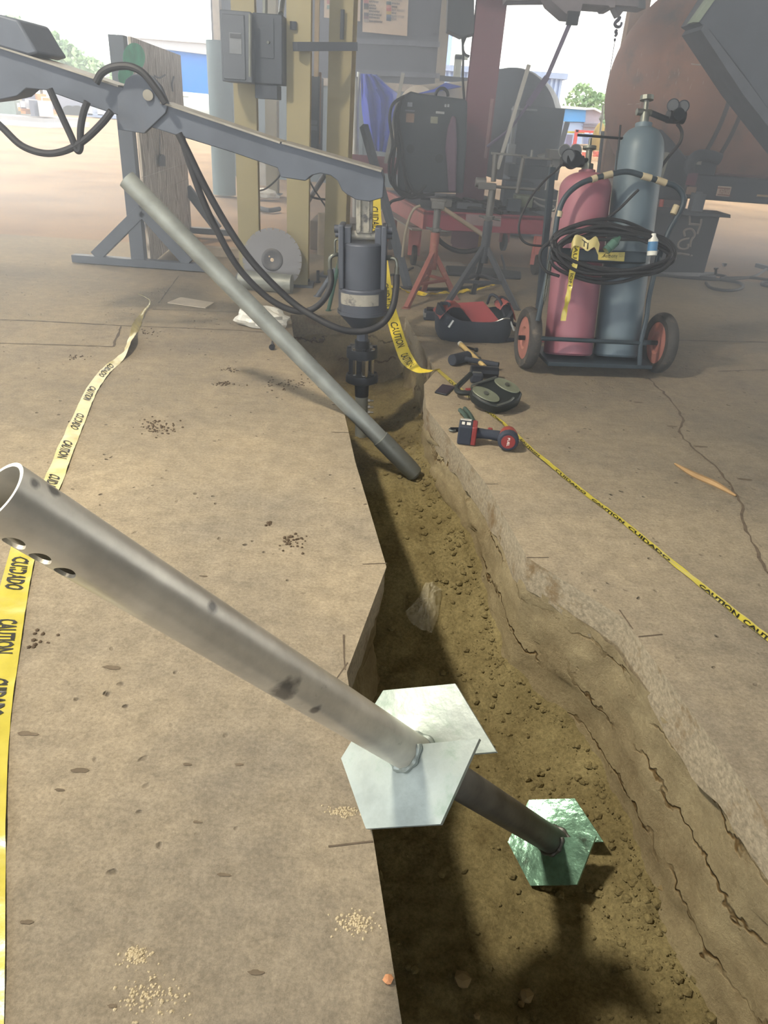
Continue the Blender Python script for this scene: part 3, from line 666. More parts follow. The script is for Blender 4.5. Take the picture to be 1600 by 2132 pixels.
for k in range(8):
    a = k * math.pi / 4 + .2; o = (UX * math.sin(a) - UY * math.cos(a)) * (28 / PXM)
    for yy in (720, 775): MB().cyl(AX0 + AD * ay(yy) + o, AX0 + AD * ay(yy + 8) + o, .011, n=6).build('flange_bolt', m_chr if yy == 720 and k % 2 else m_dk, t)
dlathe(MB(), [(822, 0), (822, 14.5), (930, 14.5), (930, 0)], 32).build('pile_shaft', m_grey, t, label='grey pile shaft held in the coupling')
for yy in (834, 847, 858):
    b = MB(); c = AX0 + AD * ay(yy); b.cyl(c + UX * (10 / PXM), c + UX * (27 / PXM), .0065, n=12); b.cyl(c + UX * (14 / PXM), c + UX * (19 / PXM), .011, n=6); b.build('cross_bolt', m_chr, t)
# fittings and supply hoses
b = MB(); b.cyl(at(800, 536, YB - .02), at(815, 537, YB - .03), .013, n=6); b.tube([at(813, 537, YB - .03), at(824, 540, YB - .035), at(827, 552, YB - .04), at(827, 566, YB - .04)], .009, 12); b.cyl(at(827, 556, YB - .04), at(826, 574, YB - .04), .0115, n=16)
b.build('elbow_fitting', m_fit, t, label='steel elbow on the camera side')
b = MB(); b.tube([at(712, 532, YB - .02), at(700, 530, YB - .05), at(689, 536, YB - .06), at(687, 552, YB - .06), at(688, 566, YB - .06)], .010, 12); b.tube([at(712, 500, YB), at(702, 498, YB), at(698, 505, YB), at(698, 532, YB)], .005, 8); b.cyl(at(708, 520, YB - .03), at(707, 560, YB - .03), .012, n=8)
b.build('elbow_fitting', m_fit, t, label='green tinged elbow fittings beside the boom hoses')
YH = YB - .12
b = MB(); b.tube([at(826, 572, YB - .04), at(825, 600, YB - .06), at(818, 640, YH), at(800, 670, YH), at(770, 687, YH - .03), at(735, 690, YH - .04), at(700, 682, YH - .05), at(655, 660, YH - .03), at(610, 630, YH), at(560, 583, YH), at(515, 532, YH), at(470, 465, YH), at(425, 385, YH), at(388, 310, YH), at(372, 278, YH)], .0165, 12); b.build('supply_hose', m_hose, t)
b = MB(); b.tube([at(688, 562, YB - .06), at(690, 585, YB - .08), at(683, 610, YH), at(665, 634, YH), at(638, 648, YH), at(605, 645, YH), at(565, 625, YH), at(525, 590, YH), at(488, 545, YH), at(452, 480, YH), at(420, 410, YH), at(395, 340, YH), at(378, 285, YH)], .0155, 12); b.build('return_hose', m_hose, t)
# steel stake sockets beside the trench end
for nm, lb, a, c, r, mt in [('steel_stake', 'green painted steel stake driven beside the drive head', (684, 647), (712, 520), .013, M('green_paint', '#33584c', .6, .2, dirt='#27382f', ds=30)), ('steel_stake', 'dark flat steel stake leaning behind the green one', (661, 617), (700, 560), .018, m_steel)]:
    p = G(*a); q = at(c[0], c[1], p.y + .02); b = MB(); b.cyl(p, q, r, n=14); b.cyl(p, p + V((0, 0, .006)), r * 1.5, n=14); b.build(nm, mt, None, lb, 'stake', origin=p)
# ================================================================== PLYWOOD TARGET STAND
def mat_ply():
    mt = bpy.data.materials.new('weathered_plywood'); mt.use_nodes = True; nt = mt.node_tree; N = nt.nodes; K = nt.links; b = N['Principled BSDF']
    tc = N.new('ShaderNodeTexCoord'); mp = N.new('ShaderNodeMapping'); mp.inputs['Scale'].default_value = (1, 2.6, .6); K.new(tc.outputs['Object'], mp.inputs['Vector'])
    w = N.new('ShaderNodeTexWave'); w.inputs['Scale'].default_value = 3.2; w.inputs['Distortion'].default_value = 22; w.inputs['Detail'].default_value = 3; w.inputs['Detail Scale'].default_value = .8; w.bands_direction = 'Y'
    K.new(mp.outputs['Vector'], w.inputs['Vector'])
    r = N.new('ShaderNodeValToRGB'); r.color_ramp.elements[0].position = .1; r.color_ramp.elements[1].position = .8; r.color_ramp.elements[0].color = (*lin('#999189'), 1); r.color_ramp.elements[1].color = (*lin('#e4dfda'), 1)
    K.new(w.outputs['Fac'], r.inputs['Fac']); K.new(r.outputs['Color'], b.inputs['Base Color']); b.inputs['Roughness'].default_value = .85
    return mt
m_ply = mat_ply()
A = V((-1.985, 5.78, 0)); Bq = V((-2.16, 7.6, 0)); sd = (Bq - A).normalized(); HT = 1.52
t = thing('plywood_stand', 'weathered plywood panel on a dark steel stand with crossed feet', 'stand', (A + Bq) / 2)
nx = V((sd.y, -sd.x, 0))
for i, (z0, z1) in enumerate([(.02, .50), (.505, .64), (.645, HT)]):
    MB().box((A + Bq) / 2 + V((0, 0, (z0 + z1) / 2)), ((Bq - A).length, .018, z1 - z0), (sd, nx, V((0, 0, 1)))).build('plywood_sheet', m_ply, t)
for k, (P, xl, xr) in enumerate([(A, -.58, .46), (Bq, -.5, .42)]):
    b = MB(); b.box(P + V((-.068, -.03, HT / 2)), (.105, .08, HT)); b.build('post', m_steel, t, bevel=.003)
    MB().beam(P + V((xl, -.05, .035)), P + V((xr, -.05, .035)), .08, .055).build('foot_bar', m_steel, t, bevel=.003)
    for x_ in (xl + .18, xr - .13): MB().beam(P + V((x_, -.05, .06)), P + V((0, -.05, .42)), .06, .085).build('brace', m_steel, t, bevel=.003)
m_grn = M('green_spray', '#3cc596', .7, var=.2, bump=0)
off = -nx if (-nx).x > 0 else nx
PS = A + off * .0105
for (cx, cy, rx, ry, a0, a1) in [(279, 120, 23, 31, 0, 2 * math.pi), (262, 158, 16, 22, 0, 2 * math.pi)]:
    pts = [pl(cx + rx * math.cos(q), cy + ry * math.sin(q), PS, off) for q in [a0 + (a1 - a0) * i / 24 for i in range(24)]]
    MB().prism(pts, off * .0008).build('painted_spot', m_grn, t, label='green sprayed spot')
b = MB(); PT2 = A + off * .03
for i in range(9):
    p0 = pl(333 - .0 * i, 282 + i * 5.5, PT2, off); b.tube([p0 + V((0, .006 * math.cos(q), .010 * math.sin(q))) for q in [k * math.pi / 4 for k in range(9)]], .0022, 6, 0)
b.prism([pl(x, y, PT2, off) for x, y in [(331, 346), (343, 346), (343, 328), (340, 322), (335, 321), (331, 327)]], off * .006)
b.build('hanging_tag', m_steel, t, label='metal tag on a chain')
b = MB(); b.tube([pl(x, y, PT2, off) for x, y in [(322, 158), (332, 162), (344, 156)]], .006); b.tube([pl(x, y, PT2, off) for x, y in [(362, 160), (358, 175), (360, 190)]], .007); b.build('latch_hook', m_steel, t)
# sheet of board, white bag, bolt on the floor
P4 = [G(x, y) for x, y in [(349, 632), (376, 621), (446, 632), (428, 643)]]
MB().prism([p + V((0, 0, .002)) for p in P4], (0, 0, .006)).build('board_scrap', M('pale_board', '#cfc2ad', .8, var=.12), None, 'pale flat board scrap on the floor behind the tape end', 'board')
def bag(name, c, sz, mat, label, seed, cat='bag', flat=.5):
    b = MB(); n, m_ = 26, 14; vs = []
    for i in range(m_ + 1):
        th = math.pi * i / m_
        for k in range(n):
            a = 2 * math.pi * k / n; d = V((math.sin(th) * math.cos(a), math.sin(th) * math.sin(a), math.cos(th)))
            w = 1 + .25 * noise.noise(d * 2.2 + V((seed, 0, 0))) + .16 * abs(noise.noise(d * 6 + V((0, seed, 0))))
            p = V((d.x * sz[0], d.y * sz[1], d.z * sz[2])) * w; p.z = max(p.z, -sz[2] * flat); vs.append(vec(c) + p + V((0, 0, sz[2] * flat + .002)))
    b.add(vs, [(i * n + k, (i + 1) * n + k, (i + 1) * n + (k + 1) % n, i * n + (k + 1) % n) for i in range(m_) for k in range(n)])
    return b.build(name, mat, None, label, cat, ang=22)
m_bagw = M('white_plastic', '#cfd0cb', .3, var=.12, bump=.4, bs=40, spec=.7)
bag('plastic_bag', G(545, 678), (.15, .09, .075), m_bagw, 'white plastic bag slumped on the floor behind the leaning pipe', 3)
m_clear = M('clear_plastic', '#cfc9b0', .15, var=.1, vs=30, bump=.6, bs=60, trans=.2, alpha=.42, spec=.9)
p = G(886, 1268, -.45); p.z = bedz(p.x, p.y) - .005
out = [(845, 1272), (858, 1288), (878, 1296), (902, 1301), (913, 1280), (918, 1242), (900, 1233), (884, 1234), (868, 1258)]
cg = G(889, 1268, p.z); b = MB(); vs = [cg + V((0, 0, .05))]; rings = 5
for j in range(1, rings + 1):
    for k in range(36):
        q = k / 36 * len(out); i0 = int(q); a_ = V(out[i0 % len(out)]).lerp(V(out[(i0 + 1) % len(out)]), q - i0); g_ = G(a_.x, a_.y, p.z); c_ = cg.lerp(g_, j / rings)
        c_.z = bedz(c_.x, c_.y) + .004 + .045 * (1 - (j / rings) ** 2) * (.7 + .8 * abs(noise.noise(V((c_.x * 40, c_.y * 40, 2))))) + .008 * random.random(); vs.append(c_)
fs = [(0, 1 + k, 1 + (k + 1) % 36) for k in range(36)] + [(1 + (j - 1) * 36 + k, 1 + j * 36 + k, 1 + j * 36 + (k + 1) % 36, 1 + (j - 1) * 36 + (k + 1) % 36) for j in range(1, rings) for k in range(36)]
b.add(vs, fs).build('plastic_bag', m_clear, None, 'crumpled clear plastic bag on the trench bed', 'bag', ang=12)
p = G(567, 728); MB().cyl(p + V((0, 0, .014)), p + V((-.02, .12, .010)), .006, n=10).cyl(p + V((0, -.012, .016)), p + V((0, .008, .016)), .016, n=14).build('loose_bolt', m_dk, None, 'dark headed bolt lying on the concrete under the leaning pipe', 'bolt')
b = MB(); w = [G(x, y) for x, y in [(1405, 968), (1445, 992), (1490, 1012), (1532, 1035)]]
b.tube([q + V((0, 0, .006)) for q in w], lambda q: .004 + .010 * math.sin(q * math.pi), 6, 4); b.build('wood_splinter', M('raw_wood', '#8d7350', .85), None, 'long brown wood splinter beside the floor crack', 'splinter')
# ================================================================== DIAMOND BLADE
c = at(567, 541, 5.33); rb = .215; nB = (V((0, -1, .16))).normalized()
t = thing('diamond_saw_blade', 'large round slotted saw blade leaning on the yellow column', 'saw blade', c - V((0, 0, rb)))
u, w_ = basis(nB); b = MB(); seg = 28; pts = []
for k in range(seg):
    for q, rr in ((0, rb), (.86, rb), (.87, rb * .93), (.99, rb * .93)):
        a = 2 * math.pi * (k + q) / seg; pts.append(c + (u * math.cos(a) + w_ * math.sin(a)) * rr)
b.prism(pts, -nB * .004); b.build('blade_disc', M('grey_blade', '#75777d', .45, .5, var=.08, vs=4, bump=.03, dirt='#7b7d80', ds=3, dt=.6), t)
MB().lathe(c + nB * .002, nB, [(0, 0), (.0, .078), (.002, .075), (.002, .054), (.001, .052), (.001, 0)], 40).build('flange_ring', M('darker_blade', '#55575c', .45, .5), t)
MB().cyl(c + nB * .0035, c + nB * .0045, .013, n=20).build('arbor_hole', M('seen_through', '#c9b9a5', .9, bump=0), t)
MB().cyl(c + nB * .0035 + u * .0 + V((-.020, 0, .022)), c + nB * .0045 + V((-.020, 0, .022)), .006, n=14).build('pin_hole', MATS['seen_through'], t)
# ================================================================== COLUMNS AND ELECTRICAL GEAR
m_yel = M('faded_yellow_paint', '#9e9878', .6, .05, var=.1, vs=3, bump=.04, dirt='#a3a07c', ds=2.2, dt=.58)
m_yele = M('yellow_paint_edge', '#ab9a66', .6)
m_gbox = M('grey_enclosure', '#545c68', .5, .2, var=.08, vs=4)
m_gbox2 = M('dark_enclosure', '#3d4653', .5, .2, var=.08, vs=4)
def hcol(lab, x, y, w, dpt, h, yaw, nm='steel_column'):
    t = thing(nm, lab, 'column', (x, y, 0)); e = V((math.cos(yaw), math.sin(yaw), 0)); f = V((-e.y, e.x, 0)); z = V((0, 0, 1)); c = V((x, y, h / 2))
    MB().box(c - f * (dpt / 2), (w, .012, h), (e, f, z)).build('front_flange', m_yel, t)
    MB().box(c + f * (dpt / 2), (w, .012, h), (e, f, z)).build('rear_flange', m_yele, t)
    MB().box(c, (.010, dpt, h), (e, f, z)).build('web', m_yele, t)
    MB().box(V((x, y, .008)), (w * 1.5, dpt * 1.5, .016), (e, f, z)).build('base_plate', m_steel, t)
    return t
hcol('faded yellow steel column carrying the grey electrical panel', -1.155, 5.62, .150, .14, 4.2, .10)
hcol('faded yellow steel column right behind the round saw blade', -.775, 5.52, .155, .14, 4.2, .06)
hcol('faded yellow steel column behind the hydraulic drive head', -.53, 5.95, .165, .15, 4.2, -.12)
hcol('thin yellow steel post standing far behind the saw blade', -2.06, 11.85, .17, .2, 2.8, 0)
def pbox(mb, x0, y0, x1, y1, Y, dep):
    a = at(x0, y1, Y); c = at(x1, y0, Y); xm0 = (at(x0, y0, Y).x + a.x) / 2; xm1 = (at(x1, y1, Y).x + c.x) / 2
    zb = (a.z + at(x1, y1, Y).z) / 2; zt = (at(x0, y0, Y).z + c.z) / 2
    return mb.span((xm0, Y, zb), (xm1, Y + dep, zt))
Y = 5.22
t = thing('electrical_panel', 'grey electrical panel box on the yellow column', 'electrical box', at(492, 172, Y)); b = MB(); pbox(b, 460, 22, 524, 171, Y, .22); b.build('enclosure', m_gbox, t, bevel=.006)
b = MB(); pbox(b, 464, 30, 510, 165, Y - .012, .012); b.build('door', m_gbox, t, bevel=.003)
b = MB(); pbox(b, 478, 68, 503, 112, Y - .016, .004); b.build('data_label', M('panel_label', '#757d88', .5), t); b = MB(); pbox(b, 479, 70, 502, 80, Y - .018, .002); b.build('label_strip', M('panel_label_dark', '#3f454f', .5), t)
b = MB(); b.cyl(at(521, 30, Y - .03), at(521, 160, Y - .03), .010); b.build('door_handle', m_fit, t)
Y = 5.3
t = thing('electrical_panel', 'dark blue grey disconnect box between two yellow columns', 'electrical box', at(555, 200, Y)); b = MB(); pbox(b, 527, 28, 588, 175, Y, .2); b.build('enclosure', m_gbox2, t, bevel=.006)
b = MB(); pbox(b, 531, 176, 578, 206, Y + .02, .16); b.build('conduit_box', m_gbox2, t, bevel=.004)
b = MB(); pbox(b, 535, 38, 570, 120, Y - .01, .01); b.build('door', m_gbox2, t); MB().cyl(at(558, 88, Y - .03), at(562, 88, Y), .008).build('latch', m_fit, t)
b = MB(); b.cyl(at(590, -10, 5.7), at(585, 30, 5.5), .018); b.cyl(at(552, -10, 5.4), at(552, 28, 5.4), .016); b.build('conduit', m_fit, t)
Y = 6.3
t = thing('control_cabinet', 'narrow dark control cabinet seen between the yellow columns', 'cabinet', at(652, 420, Y)); b = MB(); pbox(b, 639, 158, 664, 330, Y, .3); b.build('enclosure', m_gbox2, t, bevel=.005)
for yy in (250, 262): b = MB(); pbox(b, 640, yy, 661, yy + 9, Y - .004, .004); b.build('warning_label', M('cab_label', '#5f6a77', .6), t)
b = MB(); pbox(b, 655, -10, 664, 160, Y, .05); b.build('conduit', M('tan_conduit', '#a89a86', .7), t); b = MB(); pbox(b, 662, 150, 667, 300, Y + .05, .05); b.build('support_post', M('rust_post', '#9a7d68', .8), t)
b = MB(); b.beam(at(615, 97, 5.35), at(740, 97, 5.72), .05, .05); b.build('clamp_strut', m_steel, None, 'dark steel strut clamped across two yellow columns', 'strut')
MB().cyl(at(611, 45, 5.43), at(611, 62, 5.43), .022, n=16).build('bolt_plate', m_gbox2, None, 'dark oval fitting on the middle yellow column', 'fitting')
MB().cyl(at(714, 20, 5.83), at(712, 82, 5.83), .014, n=10).build('pull_handle', m_gbox2, None, 'dark bar handle on the yellow column near the drive head', 'handle')
# teal post, concrete block, spool, clutter between the columns
p = G(468, 405)
b = MB(); b.cyl(p, p + V((0, 0, 1.9)), .165, n=24); b.build('bollard_post', M('teal_paint', '#6b8590', .6, var=.12, vs=2, dirt='#8a7f74', ds=2.5, dt=.62), None, 'thick blue grey pipe post beside the blue building', 'post')
a = G(645, 520); b = MB(); b.span((a.x, a.y, 0), (a.x + .5, a.y + .5, .26)); b.build('concrete_block', M('old_block', '#8b8176', .9, bump=.4), None, 'grey concrete block behind the middle yellow column', 'block', bevel=.01)
a = G(672, 530); MB().cyl(a, a + V((0, 0, .36)), .05, n=14).build('wooden_post', M('bleached_wood', '#c4b8a4', .85), None, 'short bleached wooden post beside the concrete block', 'post')
b = MB(); c = G(552, 385) + V((0, 0, .22)); b.lathe(c, (0, -1, 0), [(0, 0), (0, .24), (.03, .24), (.03, .06), (.05, .06), (.05, 0)], 10); b.build('cable_spool', M('pale_spool', '#b9bab6', .7), None, 'pale grey reel standing behind the left yellow column', 'reel')
b = MB(); b.tube([G(x, y) + V((0, 0, .012)) for x, y in [(536, 434), (560, 440), (582, 437)]], .03, 10); b.build('rubber_hose_piece', m_hose, None, 'dark hose end lying between the yellow columns', 'hose')
b = MB(); b.tube([at(x, y, 6.4) for x, y in [(536, 398), (555, 392), (578, 372), (588, 355)]], .007, 8); b.tube([at(x, y, 6.4) for x, y in [(636, 360), (655, 395), (680, 432)]], .007, 8); b.tube([at(x, y, 6.4) for x, y in [(636, 402), (655, 412), (684, 416)]], .009, 8); b.build('power_cable', m_hose, None, 'black cable hanging between the yellow columns', 'cable')
b = MB(); b.cyl(G(610, 470), at(678, 362, 6.6), .022, n=10); b.build('steel_rod', m_steel, None, 'dark steel rod leaning between two yellow columns', 'rod')
bag('plastic_bag', G(550, 412), (.2, .15, .08), m_bagw, 'white plastic wrapping lying behind the left yellow column', 5)
b = MB(); b.span(G(395, 530) + V((0, 0, 0)), G(395, 530) + V((.55, .1, .07))); b.build('timber_offcut', M('grey_timber', '#a39a8c', .85), None, 'pale timber offcut on the floor behind the leaning pipe', 'timber')
a = G(500, 601); MB().cyl(a + V((0, 0, .065)), a + V((.38, -.03, .065)), .065, n=28).build('pipe_offcut', m_grey, None, 'short grey pipe offcut lying under the saw blade', 'pipe')
for px, py, hh, lb in [(662, 588, .09, 'upright anchor bolt standing by the yellow column base'), (642, 590, .035, 'round nut lying by the yellow column base')]:
    p = G(px, py); MB().cyl(p, p + V((0, 0, hh)), .012, n=10).cyl(p, p + V((0, 0, .012)), .022, n=10).build('anchor_bolt', m_dk, None, lb, 'bolt')
# ================================================================== GAS CYLINDER CART
C0 = V((1.075, 3.876, 0)); ex = V((.991, .132, 0)).normalized(); eb = V((-.132, .991, 0)).normalized(); LA = math.radians(13.5)
eu = eb * math.sin(LA) + V((0, 0, 1)) * math.cos(LA); en = -eb * math.cos(LA) + V((0, 0, 1)) * math.sin(LA)
m_cart = M('cart_frame_paint', '#34404a', .5, .3, var=.1)
m_redw = M('red_wheel_paint', '#9a675e', .6, .05, var=.15, dirt='#8e6a5c', ds=20)
m_tyre = M('old_tyre', '#3c3b3b', .85, var=.25, vs=20, dirt='#6f675c', ds=12, dt=.57)
t = thing('cylinder_cart', 'dark two wheeled welding cart with red hubbed wheels', 'cart', C0)
for sx in (-1, 1):
    hub = C0 + ex * (sx * .375) + V((0, 0, .162)); o = hub - ex * .03
    w = MB().lathe(o, ex, [(.004, .112), (0, .118), (0, .150), (.012, .160), (.03, .163), (.048, .160), (.06, .150), (.06, .118), (.056, .112), (.004, .112)], 48).build('wheel', m_tyre, t)
    MB().lathe(o, ex, [(.014, 0), (.014, .05), (.006, .06), (.010, .113), (.05, .113), (.054, .06), (.046, .05), (.046, 0)], 40).build('wheel_disc', m_redw, w)
    MB().cyl(hub - ex * .05, hub + ex * .05, .013, n=12).build('hub_nut', m_dk, w)
ctr = C0 + V((0, 0, .08))
MB().cyl(C0 - ex * .36 + V((0, 0, .162)) - en * .02, C0 + ex * .36 + V((0, 0, .162)) - en * .02, .013).build('axle', m_cart, t)
MB().box(ctr - V((0, 0, .012)) , (.58, .30, .022), (ex, eb, V((0, 0, 1)))).build('base_plate', m_cart, t, bevel=.003)
FP = ctr + en * .165
def cp(x, y, o=0.0): return pl(x, y, FP + en * o, en)
MB().cyl(cp(1118, 704), cp(1347, 715), .011).build('lower_bar', m_cart, t)
for pts in ([(1120, 668), (1130, 620), (1143, 560), (1150, 520)], [(1332, 760), (1335, 715), (1347, 660), (1352, 620), (1362, 575), (1372, 530)]):
    MB().tube([cp(*q) for q in pts], .013).build('upright', m_cart, t)
MB().tube([cp(x, y, .0) for x, y in [(1148, 540), (1156, 490), (1163, 445), (1178, 410), (1205, 385), (1240, 371), (1285, 360), (1312, 358), (1345, 368), (1385, 380), (1408, 388), (1422, 405), (1423, 425), (1410, 452), (1392, 485), (1374, 535)]], .0135, 12).build('handle_hoop', m_cart, t)
m_gtape = M('masking_tape', '#a79d84', .8)
for a_, c_ in [((1232, 374), (1243, 370)), ((1256, 367), (1275, 362)), ((1337, 366), (1356, 371)), ((1367, 374), (1387, 381)), ((1402, 446), (1410, 428)), ((1163, 452), (1166, 440))]:
    MB().cyl(cp(*a_), cp(*c_), .0165, n=14).build('tape_wrap', m_gtape, t)
b = MB(); b.prism([cp(x, y, .03) for x, y in [(1160, 515), (1348, 525), (1346, 548), (1162, 542)]], -en * .12); b.build('tool_tray', m_cart, t, bevel=.004)
b = MB(); b.prism([cp(x, y, .034) for x, y in [(1246.5, 525), (1302, 525.5), (1300, 544.5), (1246, 541)]], en * .001); b.build('maker_label', M('yellow_label', '#b9ad62', .6), t)
b = MB(); o = cp(1252, 536.5, .0355); exl = (cp(1300, 536, .0355) - o).normalized(); eyl = (cp(1252, 525, .0355) - o).normalized()
letter(b, 'Anthony', o + exl * .012, exl, eyl, .018, .075); b.tube([o + exl * .004, o + exl * .03 + eyl * .026, o + exl * .045 + eyl * .008], .0012, 5, 0)
for k in range(4): b.box(o + exl * .115 + eyl * (.004 + .007 * k), (.045, .0015, .0004), (exl, eyl, en))
b.build('label_print', m_ink, t, smooth=False)
b = MB()
b.beam(ctr + ex * .27 + eu * .1 - en * .15, ctr + ex * .27 + eb * .45 + V((0, 0, -.06)), .022, .022); b.beam(ctr - ex * .05 + eu * .5 - en * .16, ctr + ex * .02 + eb * .55 - V((0, 0, .07)), .03, .03); b.beam(ctr - ex * .17 + eb * .5 - V((0, 0, .06)), ctr + ex * .05 + eb * .5 - V((0, 0, .06)), .03, .02)
b.build('rear_prop', M('prop_red', '#7d4a4c', .6), t)
for sx in (-.28, .28): MB().beam(ctr + ex * sx - en * .13, ctr + ex * sx - en * .13 + eu * .95, .03, .03).build('rear_upright', m_cart, t)
b = MB()
for i in range(26):
    p0 = cp(1146 + (-12) * i / 25, 545 + i * 3.2, .02); q = .5 * math.pi * (i % 2); d_ = ex * math.cos(q) + en * math.sin(q)
    b.tube([p0 + d_ * (.008 * math.cos(k * math.pi / 4)) + eu * (.013 * math.sin(k * math.pi / 4)) for k in range(9)], .0022, 5, 0)
b.build('safety_chain', m_fit, t)
m_cred = M('faded_red_cylinder', '#8d5c6a', .45, .1, var=.08, vs=3, bump=.03, dirt='#a0766c', ds=5, dt=.66)
m_cblu = M('dark_teal_cylinder', '#566773', .45, .1, var=.1, vs=3, bump=.03, dirt='#6f7a6c', ds=5, dt=.63)
def cylinder(nm, lb, base, r, ytop, mat, dome, neck):
    L = solve_len(base, eu, ytop)
    t = thing(nm, lb, 'gas cylinder', base)
    prof = [(0, 0), (0, r - .01), (.01, r), (L - dome, r)]
    for i in range(1, 9):
        a = math.pi / 2 * i / 8; prof.append((L - dome + dome * .85 * math.sin(a), neck + (r - neck) * math.cos(a)))
    prof += [(L - .02, neck), (L, neck), (L, 0)]
    MB().lathe(base, eu, prof, 48).build('cylinder_body', mat, t, ang=30)
    return t, base + eu * L
tr, topr = cylinder('fuel_gas_cylinder', 'wide red gas cylinder on the cart', ctr - ex * .137, .130, 355, m_cred, .09, .042)
tb, topb = cylinder('oxygen_cylinder', 'tall dark teal gas cylinder on the cart', ctr + ex * .135, .118, 257, m_cblu, .15, .042)
def gauge(t, x, y, P0, r, mat):
    c = pl(x, y, P0, en); ax = (CO - c).normalized(); ax = (ax * .8 + en * .2).normalized()
    g = MB().lathe(c, ax, [(-.02, 0), (-.02, r * .9), (.008, r), (.012, r), (.012, r * .88), (.009, r * .86), (.009, 0)], 28).build('gauge', mat, t)
    MB().cyl(c + ax * .0092, c + ax * .0102, r * .84, n=24).build('dial', M('dark_dial', '#2c333b', .5, var=.05, bump=0, spec=.8), g)
b = MB(); n0 = topb; b.cyl(n0, n0 + eu * .05, .022, n=16); b.cyl(n0 + eu * .05, n0 + eu * .11, .013, n=12); b.cyl(n0 + eu * .105, n0 + eu * .125, .034, n=10); b.cyl(n0 + eu * .05 - ex * .045, n0 + eu * .05 + ex * .03, .016, n=12); b.build('valve', m_fit, tb)
b = MB(); b.cyl(n0 + eu * .05 + ex * .03, pl(1392, 250, n0, en), .014, n=12); q = pl(1405, 243, n0, en); b.cyl(q - ex * .035, q + ex * .05, .032, n=20); b.cyl(q, q + en * .05, .03, n=20); b.cyl(q, pl(1402, 225, n0, en), .009); b.cyl(q, pl(1420, 228, n0, en), .009); b.build('regulator', m_dk, tb)
gauge(tb, 1402, 219, n0 + en * .02, .030, m_dk); gauge(tb, 1423, 222, n0 + en * .02, .030, m_dk)
MB().tube([pl(x, y, n0 + en * .03, en) for x, y in [(1411, 258), (1418, 268), (1421, 280), (1417, 296), (1405, 312), (1392, 328), (1380, 345), (1366, 372)]], .0085, 10).build('gas_hose', m_hose, tb)
b = MB(); n1 = topr; b.cyl(n1, n1 + eu * .03, .03, n=8); b.cyl(n1 + eu * .03, n1 + eu * .10, .016, n=12); b.cyl(n1 + eu * .10, n1 + eu * .112, .035, n=12); b.cyl(n1 + eu * .10, n1 + eu * .15, .008); b.build('valve', m_fit, tr)
b = MB(); p0 = n1 + eu * .16; b.cyl(p0 - ex * .07, p0 + ex * .28, .006, n=8); b.cyl(p0 + ex * .155 - eu * .16, p0 + ex * .15 + eu * .06, .005, n=8); b.build('valve_key', m_dk, tr)
b = MB(); q = pl(1190, 335, n1 + en * .02, en); b.cyl(q - ex * .05, q + ex * .06, .028, n=16); b.cyl(q, q + en * .05, .04, n=20); b.cyl(q + ex * .05, n1 + eu * .05, .012); b.build('regulator', m_dk, tr)
m_gg = M('grey_gauge', '#6c7070', .5, .2)
gauge(tr, 1176, 314, n1 + en * .03, .031, m_gg); gauge(tr, 1199, 314, n1 + en * .03, .031, m_gg); gauge(tr, 1184, 325, n1 + en * .06, .034, m_dk)
MB().tube([pl(x, y, n1 + en * .02, en) for x, y in [(1172, 342), (1155, 358), (1135, 376), (1110, 405), (1090, 440), (1081, 470), (1085, 495), (1100, 508), (1128, 512), (1150, 510)]], .006, 8).build('gas_hose', m_hose, tr)
# hose coil
b = MB()
for i in range(11):
    cx, cy = 1279 + random.uniform(-5, 5), 517 + i * 1.6 + random.uniform(-4, 4); a_, c_ = 126 + random.uniform(-9, 9), 46 + random.uniform(-10, 10); ph = random.uniform(-.10, .10) - .03
    pts = []
    for k in range(33):
        q = 2 * math.pi * k / 32; xx = a_ * math.cos(q); yy = c_ * math.sin(q) * (1 + .12 * math.sin(3 * q + i))
        pts.append(cp(cx + xx * math.cos(ph) - yy * math.sin(ph), cy + xx * math.sin(ph) + yy * math.cos(ph) + .05 * xx, .055 + .012 * (i % 4) + (.03 if math.sin(q) > 0 else 0)))
    b.tube(pts, .0085, 8, 2)
b.tube([cp(x, y, .05) for x, y in [(1266, 453), (1290, 435), (1310, 415), (1330, 395)]], .007, 8)
b.tube([cp(x, y, .06) for x, y in [(1150, 500), (1128, 520), (1125, 545), (1138, 565), (1165, 575)]], .008, 8)
b.build('welding_hose', m_hose, None, 'black twin gas hose coiled around the cylinder cart', 'hose')
t = thing('caution_tape', 'yellow caution tape strip dangling from the red cylinder hose coil', 'tape', cp(1177, 660, .10))
mp, L = ribbon('tape_strip', [(cp(1206, 496, .10), ex), (cp(1200, 520, .115), ex), (cp(1196, 550, .12), ex + en * .3), (cp(1190, 580, .12), ex - en * .4), (cp(1185, 610, .12), ex * .5 + en), (cp(1180, 635, .12), ex - en * .3), (cp(1176, 650, .12), ex), (cp(1173, 668, .12), ex)], .034, m_tape, t, wob=.006, wide=lambda q: 1 if q < .5 else .75)
mp2, L2 = ribbon('tape_knot', [(cp(1190, 515, .10), eu), (cp(1198, 500, .12), eu), (cp(1215, 505, .11), eu), (cp(1225, 512, .12), eu), (cp(1240, 503, .12), eu), (cp(1248, 520, .11), eu)], .05, m_tapep, t, wob=.006)
print_on(mp, .02, 'CAU', .6, .08, -.3, t); print_on(mp, .17, 'ION', .5, .06, -.25, t); print_on(mp2, .08, 'TI', .6, .04, -.3, t)
